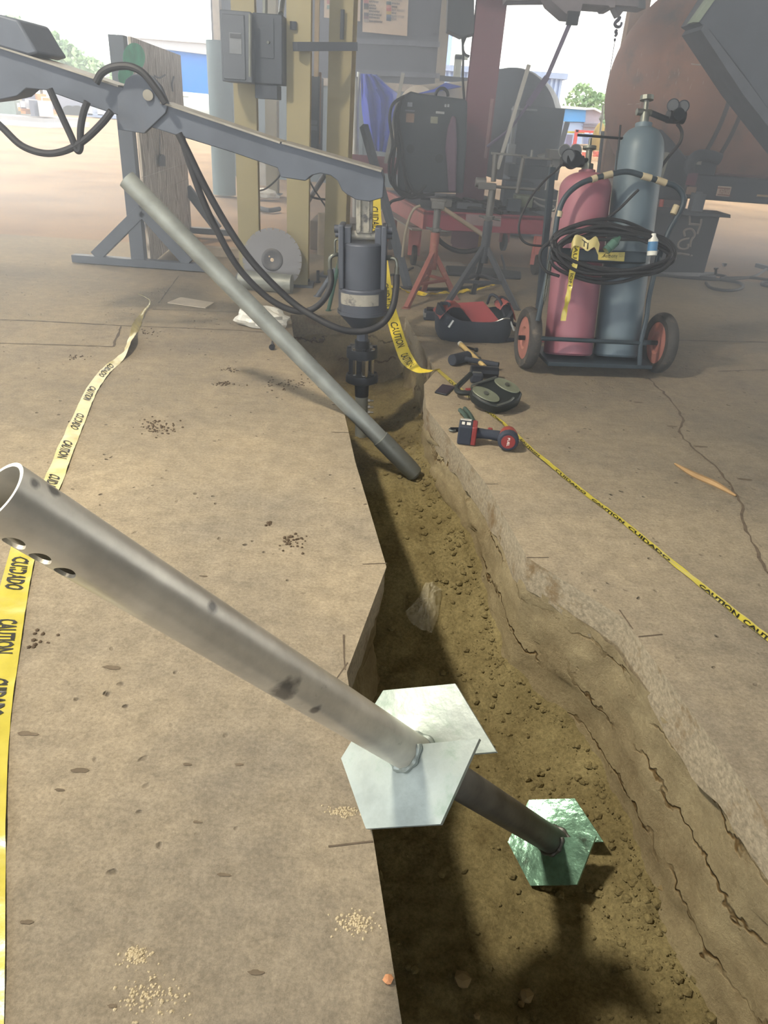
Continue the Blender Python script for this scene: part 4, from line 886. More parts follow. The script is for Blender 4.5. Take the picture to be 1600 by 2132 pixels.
for nm, lb, x0, y0, x1, y1, r, mt, mt2 in [('drink_bottle', 'clear bottle with a blue label in the cart tray', 1358, 532, 1362, 486, .024, M('bottle_white', '#c9ccc8', .3), M('blue_label', '#3e6f9a', .4)), ('drink_bottle', 'dark green glass bottle tilted in the cart tray', 1262, 522, 1292, 494, .022, M('green_glass', '#3b5a50', .15, spec=.8), M('green_glass_label', '#4a6a60', .3))]:
    p, q = cp(x0, y0, .09), cp(x1, y1, .09); L_ = (q - p).length; t = thing(nm, lb, 'bottle', p)
    MB().lathe(p, q - p, [(0, 0), (0, r), (L_ * .7, r), (L_ * .88, r * .5), (L_, r * .45), (L_, 0)], 20).build('bottle_body', mt, t); MB().lathe(p, q - p, [(L_ * .2, r * 1.02), (L_ * .62, r * 1.02)], 20).build('bottle_label', mt2, t)
# ================================================================== JACK STANDS
def jack(lb, feet, top_px, Y, m1, m2, head):
    b0 = G(*feet[0]); F_ = [G(*p) for p in feet]; c = sum(F_, V((0, 0, 0))) / 3; t = thing('jack_stand', lb, 'jack stand', c)
    xt = at(*top_px, c.y); hz = xt.z; knee = V((c.x, c.y, hz * .52))
    for f_ in F_:
        MB().beam(f_, knee, .035, .035).build('leg', m1, t, bevel=.003); MB().cyl(f_, f_ + V((0, 0, .006)), .03, n=10).build('foot_pad', m1, t)
    mid = [f_.lerp(knee, .42) for f_ in F_]; b = MB()
    for i in range(3): b.beam(mid[i], mid[(i + 1) % 3], .02, .02)
    b.build('brace_ring', m1, t)
    MB().cyl(knee - V((0, 0, .12)), V((c.x, c.y, hz * .72)), .032, n=20).build('sleeve', m1, t)
    MB().cyl(V((c.x, c.y, hz * .5)), V((c.x, c.y, hz)), .025, n=20).build('screw_post', m2, t)
    b = MB(); b.cyl(V((c.x - .07, c.y, hz * .76)), V((c.x + .08, c.y, hz * .735)), .008); b.cyl(V((c.x, c.y, hz * .735)), V((c.x, c.y, hz * .765)), .04, n=6); b.build('adjusting_nut', m2, t)
    head(t, V((c.x, c.y, hz)), m2); return t, c, hz
m_rstand = M('red_stand_paint', '#8c5a55', .6, .1, var=.15, dirt='#9c7f72', ds=14); m_pst = M('grey_stand_steel', '#6a6c6e', .5, .5)
def head1(t, p, mt):
    b = MB(); b.box(p, (.09, .09, .05)); b.box(p + V((0, 0, .03)), (.11, .07, .02)); b.build('support_head', mt, t, bevel=.004)
jack('red pipe jack stand with a tripod base beside the tool bag', [(846, 642), (951, 624), (883, 606)], (898, 425), 5.3, m_rstand, m_pst, head1)
m_bstand = M('dark_stand_paint', '#474c55', .5, .3)
def head2(t, p, mt):
    b = MB(); b.box(p + V((-.04, 0, .0)), (.12, .06, .04)); b.cyl(p + V((-.12, 0, .02)), p + V((-.05, 0, .02)), .03, n=14); b.cyl(p + V((0, 0, 0)), p + V((.32, 0, .0)), .010); b.cyl(p + V((.0, 0, .03)), p + V((-.01, 0, .2)), .018, n=12); b.cyl(p + V((.17, 0, -.03)), p + V((.18, 0, .19)), .014, n=12); b.box(p + V((.08, 0, .2)), (.24, .03, .012)); b.box(p + V((.27, 0, .19)), (.2, .03, .012)); b.cyl(p + V((.36, 0, .0)), p + V((.375, 0, .16)), .010); b.build('roller_head', mt, t, bevel=.002)
jack('tall dark jack stand with a pipe roller head', [(925, 641), (1077, 645), (985, 612)], (1022, 388), 5.3, m_bstand, m_pst, head2)
b = MB(); b.tube([at(x, y, 5.5) for x, y in [(905, 478), (915, 500), (940, 518), (968, 524), (1000, 518), (1015, 508)]], .017, 10); b.build('rubber_hose', m_hose, None, 'black hose sagging between the two jack stands', 'hose')
MB().cyl(at(909, 424, 5.6), at(1016, 496, 5.6), .016, n=14).build('steel_pipe', M('tan_pipe', '#8d8478', .6), None, 'thin tan pipe slanting between the two jack stands', 'pipe')
MB().beam(at(758, 262, 6.2), G(850, 598), .05, .05).build('leaning_bar', m_steel, None, 'dark flat bar leaning behind the drive head down to the floor', 'bar')
b = MB(); b.tube([at(x, y, 5.6) for x, y in [(876, 428), (862, 436), (850, 462), (842, 500), (838, 535)]], .010, 8); b.build('grey_hose', M('grey_rubber', '#8f8a80', .6), None, 'pale grey hose hooked on the red jack stand', 'hose')
# ================================================================== RED WELDING TROLLEY
m_red = M('trolley_red', '#91485a', .55, .05, var=.1, vs=3, bump=.04, dirt='#a87078', ds=4, dt=.6)
m_pink = M('trolley_red_faded', '#b8706e', .6, .05, var=.14, vs=5, dirt='#a58a7e', ds=6, dt=.6)
TL = V((.15, 6.55, 0)); TR = V((1.29, 6.78, 0)); TB = V((-.28, 8.35, 0)); back = TB - TL; zt, zb = .475, .325
tex = (TR - TL).normalized(); tey = V((-tex.y, tex.x, 0))
t = thing('welding_trolley', 'red steel trolley on casters carrying the black welder', 'trolley', (TL + TR) / 2)
MB().prism([TL + V((0, 0, zb)), TR + V((0, 0, zb)), TR + V((0, 0, zt)), TL + V((0, 0, zt))], tey * .05).build('front_beam', m_red, t, bevel=.004)
MB().prism([TL + V((0, 0, zb)), TL + V((0, 0, zt)), TB + V((0, 0, zt)), TB + V((0, 0, zb))], tex * .04).build('side_beam', m_pink, t, bevel=.004)
MB().prism([TL - tex * .09 + V((0, 0, zb)), TL + V((0, 0, zb)), TB + V((0, 0, zb)), TB - tex * .09 + V((0, 0, zb))], V((0, 0, -.012))).build('side_flange', m_edgel, t)
MB().prism([TL + V((0, 0, zt - .03)), TR + V((0, 0, zt - .03)), TR + (TB - TL) + V((0, 0, zt - .03)), TB + V((0, 0, zt - .03))], V((0, 0, .02))).build('deck', m_steel, t)
MB().prism([TB + V((-.4, .1, .62)), TB + V((.75, .1, .62)), TB + V((.75, .1, .78)), TB + V((-.4, .1, .78))], V((0, .05, 0))).build('rear_rail', m_red, t)
for px, py, rr in [(860, 552, .085), (1113, 572, .085), (1047, 522, .085), (812, 520, .08)]:
    p = G(px, py); c = MB().lathe(p + V((-.02, 0, rr)), (1, .2, 0), [(0, 0), (0, rr * .75), (.004, rr), (.036, rr), (.04, rr * .75), (.04, 0)], 28).build('caster_wheel', m_tyre, t)
    b = MB(); b.beam(p + V((-.03, 0, rr)), p + V((-.03, 0, zb)), .05, .006); b.beam(p + V((.03, 0, rr)), p + V((.03, 0, zb)), .05, .006); b.box(p + V((0, 0, (rr * 2.1 + zb) / 2)), (.075, .07, zb - rr * 2.1)); b.build('caster_fork', m_pink, c)
P0 = TL - tey * .003; o = pl(971, 468, P0, tey)
b = MB(); b.prism([pl(x, y, P0, tey) for x, y in [(970, 468), (971, 446), (1044, 449), (1043, 472)]], -tey * .003); b.build('sign_plate', M('dull_sign', '#8e7f86', .7), t)
# ------------------------------------------------------------------ welder
m_weld = M('welder_black', '#39434f', .5, .15, var=.08, vs=4)
YW = 6.95
t = thing('welding_machine', 'tall black welding power source with lifting eye on the red trolley', 'welder', at(895, 408, YW))
def wpt(x, y, o=0): return at(x, y, YW + o)
b = MB(); ppoly(b, [(828, 400), (829, 260), (832, 215), (840, 198), (856, 190), (876, 195), (966, 206), (974, 212), (972, 300), (965, 402)], YW, .55); b.build('housing', m_weld, t, bevel=.012)
b = MB()
for k in range(5): pbox(b, 842, 268 + k * 14, 885, 271 + k * 14, YW - .008, .008)
for k in range(4): pbox(b, 886, 268 + k * 14, 928, 270 + k * 14, YW - .006, .006)
b.build('vent_slats', m_gbox2, t)
b = MB(); b.tube([wpt(920, 203, .25) + V((.055 * math.cos(q), 0, .06 * math.sin(q) + .01)) for q in [math.pi * k / 10 for k in range(11)]], .013, 10, 0); b.build('lifting_eye', m_dk, t)
m_wl = M('orange_label', '#a78f80', .6); m_wl2 = M('cream_label', '#8f968a', .6); m_wht = M('white_print', '#a9b3bd', .6)
for x0, y0, x1, y1, mt in [(846, 236, 863, 255, m_wl), (897, 243, 912, 257, m_wl2), (908, 232, 926, 237, m_wht), (849, 213, 859, 222, m_wht), (926, 217, 930, 223, m_wht), (932, 217, 936, 223, m_wht), (844, 229, 864, 232, M('blue_print', '#7f8a98', .6))]:
    b = MB(); pbox(b, x0, y0, x1, y1, YW - .006, .006); b.build('front_label', mt, t)
for cx, cy in [(855, 310), (915, 330), (945, 330)]: MB().cyl(wpt(cx, cy, -.03), wpt(cx, cy), .035, n=20).build('control_knob', m_dk, t)
b = MB()
for pts in ([(832, 214), (822, 240), (824, 290), (818, 350), (822, 390), (845, 408)], [(836, 208), (826, 260), (830, 320), (822, 370), (832, 402), (860, 412), (880, 400)], [(842, 200), (818, 218), (812, 250), (818, 300), (810, 340)], [(826, 300), (812, 330), (815, 380), (850, 405), (870, 402), (888, 385)], [(838, 330), (850, 380), (870, 405), (905, 404)], [(860, 395), (840, 412), (815, 420), (806, 440)], [(828, 240), (838, 300), (845, 380), (856, 410), (884, 408)]):
    b.tube([at(x, y, YW - .12 + .03 * random.random()) for x, y in pts], .013, 8)
b.build('welding_leads', m_hose, None, 'black welding leads looped over the side of the welder', 'cable')
b = MB(); ppoly(b, [(934, 400), (932, 350), (928, 310), (932, 270), (942, 240), (950, 244), (952, 300), (950, 400)], YW - .06, .05); b.build('hanging_jacket', M('purple_cloth', '#6f6076', .9, var=.15, bump=.3, bs=30), None, 'dusky purple cloth hanging beside the welder', 'cloth', bevel=.015)
# red-purple steel column
Yc = 7.9
t = thing('steel_column', 'dusky red wide flange column behind the welder', 'column', at(990, 420, Yc)); xa = at(1015, 100, Yc).x; w = .27
MB().span((xa - w / 2, Yc, .0), (xa + w / 2, Yc + .02, 5)).build('front_flange', M('column_red', '#8a5f70', .6, .05, var=.08, vs=2), t)
MB().span((xa - .008, Yc + .02, 0), (xa + .008, Yc + .25, 5)).build('web', MATS['column_red'], t)
MB().span((xa - w / 2, Yc + .25, 0), (xa + w / 2, Yc + .27, 5)).build('rear_flange', MATS['column_red'], t)
b = MB(); pbox(b, 1015, 205, 1021, 330, Yc - .012, .01); b.build('pale_strip', M('strip_tan', '#b89aa0', .7), t)
# ------------------------------------------------------------------ clutter on and behind the trolley
m_bin = M('dark_bin', '#3f4a58', .55, .1, var=.1); m_met = M('pale_metal', '#b3b8b8', .35, .7)
YK = 7.3
def clutter(nm, lb, cat, fn, mat, bevel=.004):
    b = MB(); fn(b); return b.build(nm, mat, None, lb, cat, bevel=bevel)
clutter('tool_box', 'dark toolbox sitting on the trolley deck under the roller head', 'toolbox', lambda b: pbox(b, 1050, 378, 1108, 432, YK, .3), m_bin)
clutter('parts_bin', 'dark low parts bin on the trolley behind the hose', 'bin', lambda b: pbox(b, 1112, 395, 1160, 440, YK, .35), m_bin)
clutter('storage_crate', 'dark open crate on the trolley behind the tall stand', 'crate', lambda b: (pbox(b, 1060, 345, 1165, 372, YK + .5, .4), pbox(b, 1075, 330, 1140, 346, YK + .55, .3)), m_bin)
clutter('machine_box', 'large dark machine cabinet behind the trolley', 'machine', lambda b: b.span((at(1072, 300, 9.2).x, 9.2, 0), (at(1166, 300, 9.2).x, 9.9, at(1120, 222, 9.2).z)), M('machine_blue', '#4d5a6c', .5, .1))
clutter('slotted_bracket', 'pale slotted bracket on the side of the dark machine', 'bracket', lambda b: (pbox(b, 1066, 228, 1072, 320, 9.15, .05), pbox(b, 1072, 226, 1120, 230, 9.15, .3), pbox(b, 1058, 300, 1074, 322, 9.1, .1)), M('pale_bracket', '#a9b4bd', .5, .2))
clutter('vise', 'grey bench vise among the clutter on the trolley', 'vise', lambda b: (pbox(b, 1143, 312, 1175, 332, YK + .1, .2), pbox(b, 1150, 330, 1168, 360, YK + .15, .12)), m_pst)
clutter('work_light', 'white tube light lying on the crate', 'light', lambda b: b.cyl(at(1120, 329, YK + .65), at(1136, 325, YK + .65), .03), m_met)
clutter('steel_flat', 'bright steel bar laid across the trolley clutter', 'bar', lambda b: (b.cyl(at(1066, 342, YK + .6), at(1093, 346, YK + .6), .016), b.cyl(at(1106, 334, YK + .7), at(1109, 312, YK + .7), .012)), m_met)
clutter('green_container', 'dull green container on the trolley deck', 'container', lambda b: pbox(b, 1074, 408, 1110, 432, YK - .3, .2), M('dull_green', '#667266', .6))
b = MB(); b.tube([at(x, y, 6.9) for x, y in [(1112, 418), (1122, 426), (1140, 432), (1150, 438), (1156, 434), (1152, 428)]], .008, 8); b.tube([at(x, y, 6.9) for x, y in [(1110, 410), (1130, 416), (1160, 418)]], .007, 8); b.build('chain_sling', m_met, None, 'bright chain sling heaped on the trolley edge', 'chain')
b = MB(); b.beam(at(1102, 135, 7.2), at(1036, 352, 7.2), .03, .05); b.build('steel_angle', M('bright_angle', '#a7a8a6', .4, .6), None, 'long bright steel angle leaning up against the trolley clutter', 'steel angle')
b = MB(); b.beam(at(840, 152, 7.0), at(803, 340, 7.0), .03, .04); b.build('steel_angle', MATS['bright_angle'], None, 'thin pale steel angle leaning beside the blue tarp', 'steel angle')
b = MB(); rnd = random.Random(21)
for k in range(15):
    x_, Yd = .25 + rnd.random() * .9, 6.75 + rnd.random() * .9; pts = []
    for j in range(7): x_ += rnd.uniform(-.16, .16); Yd = min(7.9, max(6.68, Yd + rnd.uniform(-.14, .14))); x_ = min(1.22, max(.14, x_)); pts.append(V((x_, Yd, .485 + .03 * rnd.random())))
    b.tube(pts, .012, 7)
b.build('cable_heap', m_hose, None, 'tangled heap of black cables covering the red trolley deck', 'cable')
for k, (x_, Yd, sz, lb) in enumerate([(.55, 6.8, (.22, .08, .05), 'flat dark steel offcut lying on the front of the trolley deck'), (.95, 6.9, (.12, .1, .1), 'small dark square tin on the trolley deck'), (.35, 6.85, (.1, .06, .06), 'short grey steel block on the trolley deck by the welder')]):
    MB().box((x_, Yd, .49 + sz[2] / 2), sz).build('steel_offcut', [m_steel, m_bin, m_pst][k], None, lb, 'scrap', bevel=.004)
# sling hanging from the crane
t = thing('lifting_sling', 'grey lifting sling hanging from the overhead beam', 'sling', at(1015, 305, 7.4)); m_sl = M('sling_grey', '#7a7596', .8)
MB().beam(at(1190, 42, 6.9), at(1140, 160, 7.1), .035, .008, (0, 1, 0)).build('upper_strap', m_sl, t); MB().beam(at(1140, 160, 7.1), at(1100, 218, 7.25), .05, .008, (0, 1, 0)).build('middle_strap', m_sl, t)
MB().tube([at(1100, 218, 7.25), at(1062, 268, 7.3), at(1015, 305, 7.4)], .012).build('lower_strap', m_sl, t)
MB().box(at(1193, 38, 6.9), (.09, .05, .09)).build('shackle', m_dk, t)
# bucket, mat and floor items under the trolley
p = G(985, 512); MB().lathe(p, (0, 0, 1), [(0, 0), (0, .125), (.26, .14), (.26, 0)], 28).build('bucket', M('bucket_yellow', '#c9a24c', .6), None, 'yellow plastic bucket under the red trolley', 'bucket')
p = G(925, 492); MB().ball(p + V((0, 0, .07)), .12, sc=(1.2, 1, .6)).build('cloth_bundle', M('grey_cloth', '#8d8078', .9), None, 'grey cloth bundle under the red trolley', 'cloth')
b = MB(); b.prism([G(x, y) + V((0, 0, .002)) for x, y in [(928, 560), (1000, 563), (1085, 573), (1085, 583), (1010, 580), (932, 574)]], (0, 0, .03)); b.build('rubber_mat', M('black_mat', '#33373d', .9, bump=.3), None, 'black rubber strip on the floor behind the jack stands', 'mat', bevel=.01)
b = MB(); b.prism([G(x, y) + V((0, 0, .001)) for x, y in [(884, 545), (958, 547), (978, 562), (888, 562)]], (0, 0, .006)); b.build('steel_sheet', M('pale_sheet', '#a89c8e', .6), None, 'pale flat sheet on the floor behind the red jack stand', 'sheet')
b = MB(); b.tube([G(x, y) + V((0, 0, .012)) for x, y in [(800, 600), (850, 603), (920, 605), (985, 600), (1020, 592), (1050, 570), (1045, 535)]], .012, 8); b.tube([G(x, y) + V((0, 0, .012)) for x, y in [(803, 578), (830, 572), (860, 560)]], .010, 8); b.build('floor_hose', m_hose, None, 'black hose trailing on the floor behind the jack stands', 'hose')
# ================================================================== TOOL BAG AND TOOLS ON THE SLAB
m_bagk = M('black_canvas', '#2b313d', .85, var=.2, vs=12, bump=.4, bs=80); m_bagr = M('red_canvas', '#8f4a48', .8, var=.15, vs=10, bump=.3, bs=60); m_bagb = M('red_board', '#96484e', .6, var=.08)
c = G(975, 715) + V((.03, .14, 0)); fx = V((.985, .17, 0)); fy = V((-.17, .985, 0))
t = thing('tool_bag', 'open black and red canvas tool bag on the floor', 'tool bag', c)
def bp(a, b_, z): return c + fx * a + fy * b_ + V((0, 0, z))
n = 36; vs = []; rows = [(0, .0, .21, .12), (.0, .03, .225, .135), (0, .10, .235, .14), (0, .15, .225, .13), (0, .15, .205, .115), (0, .05, .19, .10)]
for _, z, a_, b_ in rows:
    for k in range(n):
        q = 2 * math.pi * k / n; sgn = lambda v: math.copysign(abs(v) ** .55, v); zz = z * (1 + .28 * abs(math.cos(q)) ** 2 - .18 * (1 if math.sin(q) < 0 else 0) * abs(math.sin(q))) + .006 * noise.noise(V((q * 3, z * 20, 0)))
        vs.append(bp(a_ * sgn(math.cos(q)), b_ * sgn(math.sin(q)), zz + .002))
MB().add(vs, [(i * n + k, i * n + (k + 1) % n, (i + 1) * n + (k + 1) % n, (i + 1) * n + k) for i in range(len(rows) - 1) for k in range(n)]).build('bag_body', m_bagk, t, ang=60)
for s_ in (-1, 1):
    b = MB(); vs = []
    for i in range(9):
        for k in range(9):
            u_, v_ = i / 8 - .5, k / 8; vs.append(bp(s_ * (.235 - .16 * v_ * (1 if s_ < 0 else .62)) , u_ * .21 * (1 - .3 * v_), .135 + .085 * math.sin(v_ * 2.6) * (1.2 if s_ > 0 else .8) + .012 * noise.noise(V((u_ * 9, v_ * 7, s_)))))
    b.add(vs, [(i * 9 + k, (i + 1) * 9 + k, (i + 1) * 9 + k + 1, i * 9 + k + 1) for i in range(8) for k in range(8)]); b.build('end_flap', m_bagr, t, ang=70)
b = MB(); b.prism([bp(-.09, .10, .185), bp(.075, .10, .20), bp(.135, -.09, .13), bp(-.03, -.10, .115)], V((.01, .0, -.012))); b.build('center_flap', m_bagb, t, bevel=.003, label='flat red inner panel')
MB().tube([bp(.10, .09, .19), bp(.10, .03, .255), bp(.14, -.03, .235), bp(.17, -.07, .15)], .009, 8).build('carry_strap', m_bagk, t); MB().tube([bp(.15, .09, .20), bp(.17, .04, .24), bp(.20, -.02, .22), bp(.21, -.06, .15)], .009, 8).build('carry_strap', m_bagk, t); b = MB(); b.tube([bp(-.20, .05, .19), bp(-.17, -.04, .20), bp(-.19, -.11, .10)], .010, 8); b.build('carry_strap', m_bagk, t)
b = MB(); b.tube([bp(.22, -.05, .11), bp(.27, -.06, .09), bp(.285, -.06, .04), bp(.26, -.06, .012), bp(.20, -.07, .012)], .012, 8); b.build('side_loop', m_bagk, t)
b = MB(); b.cyl(bp(-.18, -.125, .09), bp(-.155, -.12, .13), .008); b.cyl(bp(.20, -.10, .13), bp(.225, -.12, .08), .006); b.tube([bp(.10, -.10, .12), bp(.15, -.12, .15), bp(.19, -.11, .15)], .004, 6); b.build('buckle', m_met, t)
# battery pack
p = G(894, 668) + V((0, .03, 0)); t = thing('battery_pack', 'dark grey tool battery pack beside the tool bag', 'battery', p)
MB().box(p + V((0, .02, .03)), (.075, .10, .058)).build('battery_case', m_bagk, t, bevel=.008); MB().box(p + V((.003, .02, .066)), (.05, .06, .014)).build('terminal_block', m_dk, t, bevel=.003); MB().box(p + V((-.032, .02, .035)), (.018, .104, .03)).build('side_rail', M('battery_grey', '#7c7f80', .5), t, bevel=.003)
# hammers
t = thing('sledge_hammer', 'short hammer with a pale wooden handle and heavy dark head', 'hammer', G(1000, 765)); m_wh = M('hammer_handle', '#b7a06a', .6, var=.15, vs=20)
a = G(958, 722) + V((0, 0, .018)); e = G(1008, 775) + V((0, 0, .03)); MB().cyl(a, e, .0135, .012, n=16).build('wood_handle', m_wh, t); MB().cyl(a - (e - a).normalized() * .004, a + (e - a).normalized() * .02, .015, n=14).build('handle_cap', M('pale_cap', '#c2beb2', .5), t)
h0 = G(978, 786) + V((0, 0, .035)); h1 = G(1036, 790) + V((0, 0, .035)); MB().cyl(h0, h1, .031, n=10).build('hammer_head', m_dk, t, bevel=.004)
t = thing('rubber_mallet', 'black rubber mallet lying across the wooden hammer handle', 'mallet', G(970, 765))
a = G(940, 762) + V((0, 0, .032)); q_ = G(974, 755) + V((0, .02, .03)); MB().cyl(a, q_, .030, n=20).build('mallet_head', m_bagk, t, bevel=.004); MB().cyl(a.lerp(q_, .55), G(1037, 772) + V((0, 0, .030)), .0135, .016, n=16).build('mallet_handle', m_bagk, t)
for x0, y0, x1, y1, lb in [(988, 738, 997, 750, 'bright hex bolt lying beside the wooden handle'), (968, 725, 990, 732, 'dark bolt lying flat behind the wooden handle'), (947, 742, 949, 750, 'short rusty bolt standing behind the mallet head')]:
    a, e = G(x0, y0) + V((0, 0, .01)), G(x1, y1) + V((0, 0, .012)); MB().cyl(a, e, .006, n=10).cyl(e, e + (e - a).normalized() * .012, .013, n=6).build('hex_bolt', m_fit if 'bright' in lb else m_dk, None, lb, 'bolt')
# tape measure
p = G(992, 800) + V((0, .02, 0)); t = thing('tape_measure', 'small black tape measure beside the band saw', 'tape measure', p); MB().box(p + V((0, 0, .028)), (.065, .04, .052)).build('case', m_bagk, t, bevel=.012); MB().box(p + V((0, 0, .0555)), (.045, .022, .003)).build('top_ring', m_fit, t, bevel=.001)
# band saw
t = thing('band_saw', 'black portable band saw with two pale round wheels and red motor', 'band saw', G(1030, 855)); zt_ = .10
m_saw = M('saw_black', '#1f2525', .45, .15, var=.15); m_whl = M('saw_wheel', '#6f7565', .4, .3, var=.2, vs=12); m_redp = M('tool_red', '#782c2c', .45, var=.1)
FPn = V((.05, -.35, .94)).normalized(); SP = G(1035, 858) + V((0, .05, .085))
def sp(x, y, o=0.0): return pl(x, y, SP + FPn * o, FPn)
b = MB(); b.prism([sp(x, y) for x, y in [(981, 806), (1000, 795), (1030, 785), (1040, 784), (1062, 793), (1078, 806), (1089, 818), (1082, 830), (1062, 840), (1040, 845), (1022, 842), (1000, 832), (985, 820)]], -FPn * .05); b.build('saw_frame', m_saw, t, bevel=.008)
for cx, cy, rx, ry, an in [(1012, 822, 31, 11, .42), (1056, 804, 29, 10, .45)]:
    pts = [sp(cx + rx * math.cos(q) * math.cos(an) - ry * math.sin(q) * math.sin(an), cy + rx * math.cos(q) * math.sin(an) + ry * math.sin(q) * math.cos(an), .002) for q in [2 * math.pi * k / 28 for k in range(28)]]
    w = MB().prism(pts, FPn * .007).build('band_wheel', m_whl, t, bevel=.002); cc = sum(pts, V((0, 0, 0))) / 28
    MB().cyl(cc + FPn * .009, cc + FPn * .013, .012, n=16).build('wheel_hub', m_fit, w)
b = MB(); b.tube([sp(x, y, .012) for x, y in [(982, 808), (984, 802), (1000, 796), (1034, 785)]], .005, 8); b.tube([sp(x, y, .008) for x, y in [(1000, 798), (1036, 787)]], .003, 6); b.tube([sp(x, y, .012) for x, y in [(1036, 844), (1060, 836), (1070, 828)]], .005, 8); b.build('blade_guard', m_fit, t)
a, e = G(1000, 848) + V((0, .02, .035)), G(1010, 836) + V((.04, .07, .05)); MB().cyl(a, e, .036, n=24).build('motor', m_redp, t, bevel=.006)
b = MB(); b.tube([G(984, 834) + V((0, 0, .04)), G(958, 832) + V((0, 0, .035)), G(950, 828) + V((0, .02, .035)), G(956, 824) + V((0, .04, .04)), G(978, 815) + V((0, .03, .08))], .013, 10); b.build('handle', m_saw, t)
b = MB(); b.tube([G(984, 832) + V((0, 0, .045)), G(968, 832) + V((0, 0, .042))], .0145, 10); b.build('handle_grip', m_redp, t)
# phone
P4 = [G(x, y) + V((0, 0, .001)) for x, y in [(905, 819), (921, 803), (948, 808), (930, 825)]]
t = thing('phone', 'black smartphone lying on the slab at the trench edge', 'phone', sum(P4, V((0, 0, 0))) / 4); MB().prism(P4, (0, 0, .009)).build('phone_body', m_dk, t, bevel=.003)
cc = sum(P4, V((0, 0, 0))) / 4; MB().prism([cc + (p - cc) * .93 + V((0, 0, .009)) for p in P4], (0, 0, .0006)).build('screen', M('phone_screen', '#1d1b24', .08, bump=0, spec=.8), t)
# impact wrench
t = thing('impact_wrench', 'red and black cordless impact wrench lying on the slab', 'power tool', G(1000, 930))
g0 = G(966, 925); hx = (G(1050, 935) - g0).normalized(); hy = V((-hx.y, hx.x, 0)); hz = V((0, 0, 1))
def ip(a, b_, z): return g0 + hx * a + hy * b_ + hz * z
MB().box(ip(0, .03, .043), (.058, .088, .082), (hx, hy, hz)).build('battery', m_bagk, t, bevel=.007)
MB().box(ip(.036, .03, .043), (.022, .086, .080), (hx, hy, hz)).build('battery_shoe', m_redp, t, bevel=.005)
b = MB(); b.box(ip(-.012, .018, .0848), (.012, .03, .0006), (hx, hy, hz)); b.box(ip(.01, .018, .0848), (.016, .03, .0006), (hx, hy, hz)); b.box(ip(-.003, .055, .0848), (.045, .008, .0006), (hx, hy, hz)); b.box(ip(-.003, .067, .0848), (.045, .004, .0006), (hx, hy, hz)); b.build('battery_print', M('white_ink', '#d8d8d2', .5), t, smooth=False)
MB().tube([ip(.03, .03, .043), ip(.07, .028, .045), ip(.12, .025, .045), ip(.165, .02, .045)], lambda q: .024 - .004 * math.sin(q * math.pi), 16).build('grip', m_bagk, t)
mc = ip(.175, -.025, .046); MB().lathe(mc, hy, [(0, 0), (0, .034), (.012, .040), (.05, .040), (.085, .033), (.10, .022), (.10, 0)], 28).build('motor_housing', M('tool_red_bright', '#84382f', .45, var=.12), t, bevel=.003)
MB().lathe(mc - hy * .006, hy, [(0, 0), (0, .036), (.010, .043), (.026, .043), (.028, .036)], 16).build('end_cap', m_bagk, t)
MB().cyl(mc - hy * .0085, mc - hy * .005, .028, n=28).build('cap_badge', m_redp, t)
b = MB(); ez_ = V((0, 0, 1)); letter(b, 'FUEL', mc - hy * .0092 - hx * .004 + ez_ * .018, -ez_, hx, .010, .036); b.build('badge_print', MATS['white_ink'], t, smooth=False)
MB().cyl(mc + hy * .10, mc + hy * .13, .0095, n=4).build('anvil', m_met, t)
MB().box(ip(.10, .055, .047), (.02, .02, .03), (hx, hy, hz)).build('trigger', m_redp, t, bevel=.004)
# pliers
t = thing('pliers', 'dark green handled pliers behind the impact wrench', 'pliers', G(968, 880)); m_pg = M('plier_grip', '#34463f', .5)
for (xa, ya), (xb, yb) in [((957, 862), (975, 884)), ((967, 859), (985, 884))]: MB().tube([G(xa, ya) + V((0, 0, .02)), G((xa + xb) / 2 + 2, (ya + yb) / 2) + V((0, 0, .018)), G(xb, yb) + V((0, 0, .014))], .010, 10).build('grip', m_pg, t)
MB().cyl(G(938, 898) + V((0, 0, .009)), G(958, 898) + V((0, 0, .009)), .009, n=10).build('jaw', m_dk, t)
b = MB(); b.tube([G(936, 898) + V((.012 * math.cos(q) + .012, .012 * math.sin(q), .008)) for q in [2 * math.pi * k / 12 for k in range(13)]], .005, 8, 0); b.build('ring_spanner', m_fit, None, 'small ring spanner head beside the battery of the wrench', 'spanner')
# ================================================================== RIGHT SIDE: tank on trailer, beam stub
def mat_rust():
    mt = M('rusty_tank_steel', '#a37d6c', .62, .35, var=.16, vs=3, bump=.06, bs=40, dirt='#6f6560', ds=2.4, dt=.55)
    return mt
m_rust = mat_rust(); m_seam = M('weld_seam', '#4a4a50', .5, .5)
YT = 8.9; R_ = 1.03; ctk = at(1462, 192, YT); axk = V((.97, .25, .0)).normalized()
t = thing('steel_tank', 'huge rusty brown steel tank with a domed end on a trailer', 'tank', ctk - V((0, 0, R_)))
prof = [(-R_ * .95, 0)]
for i in range(1, 15): a = math.pi / 2 * i / 14; prof.append((-R_ * .95 * math.cos(a), R_ * math.sin(a)))
prof += [(.55, R_), (4.5, R_), (4.5, 0)]
MB().lathe(ctk, axk, prof, 72).build('shell', m_rust, t)
for s_ in (-.34, -.20):
    rs = R_ * math.sqrt(1 - (s_ / .95 / R_) ** 2); MB().lathe(ctk, axk, [(s_ - .005, rs - .004), (s_ + .006, rs + .012), (s_ + .03, rs + .020), (s_ + .04, rs + .006)], 72).build('weld_seam', m_seam, t)
b = MB(); u, w = basis(axk)
for i in range(7):
    a0 = random.uniform(-.4, .6); pass

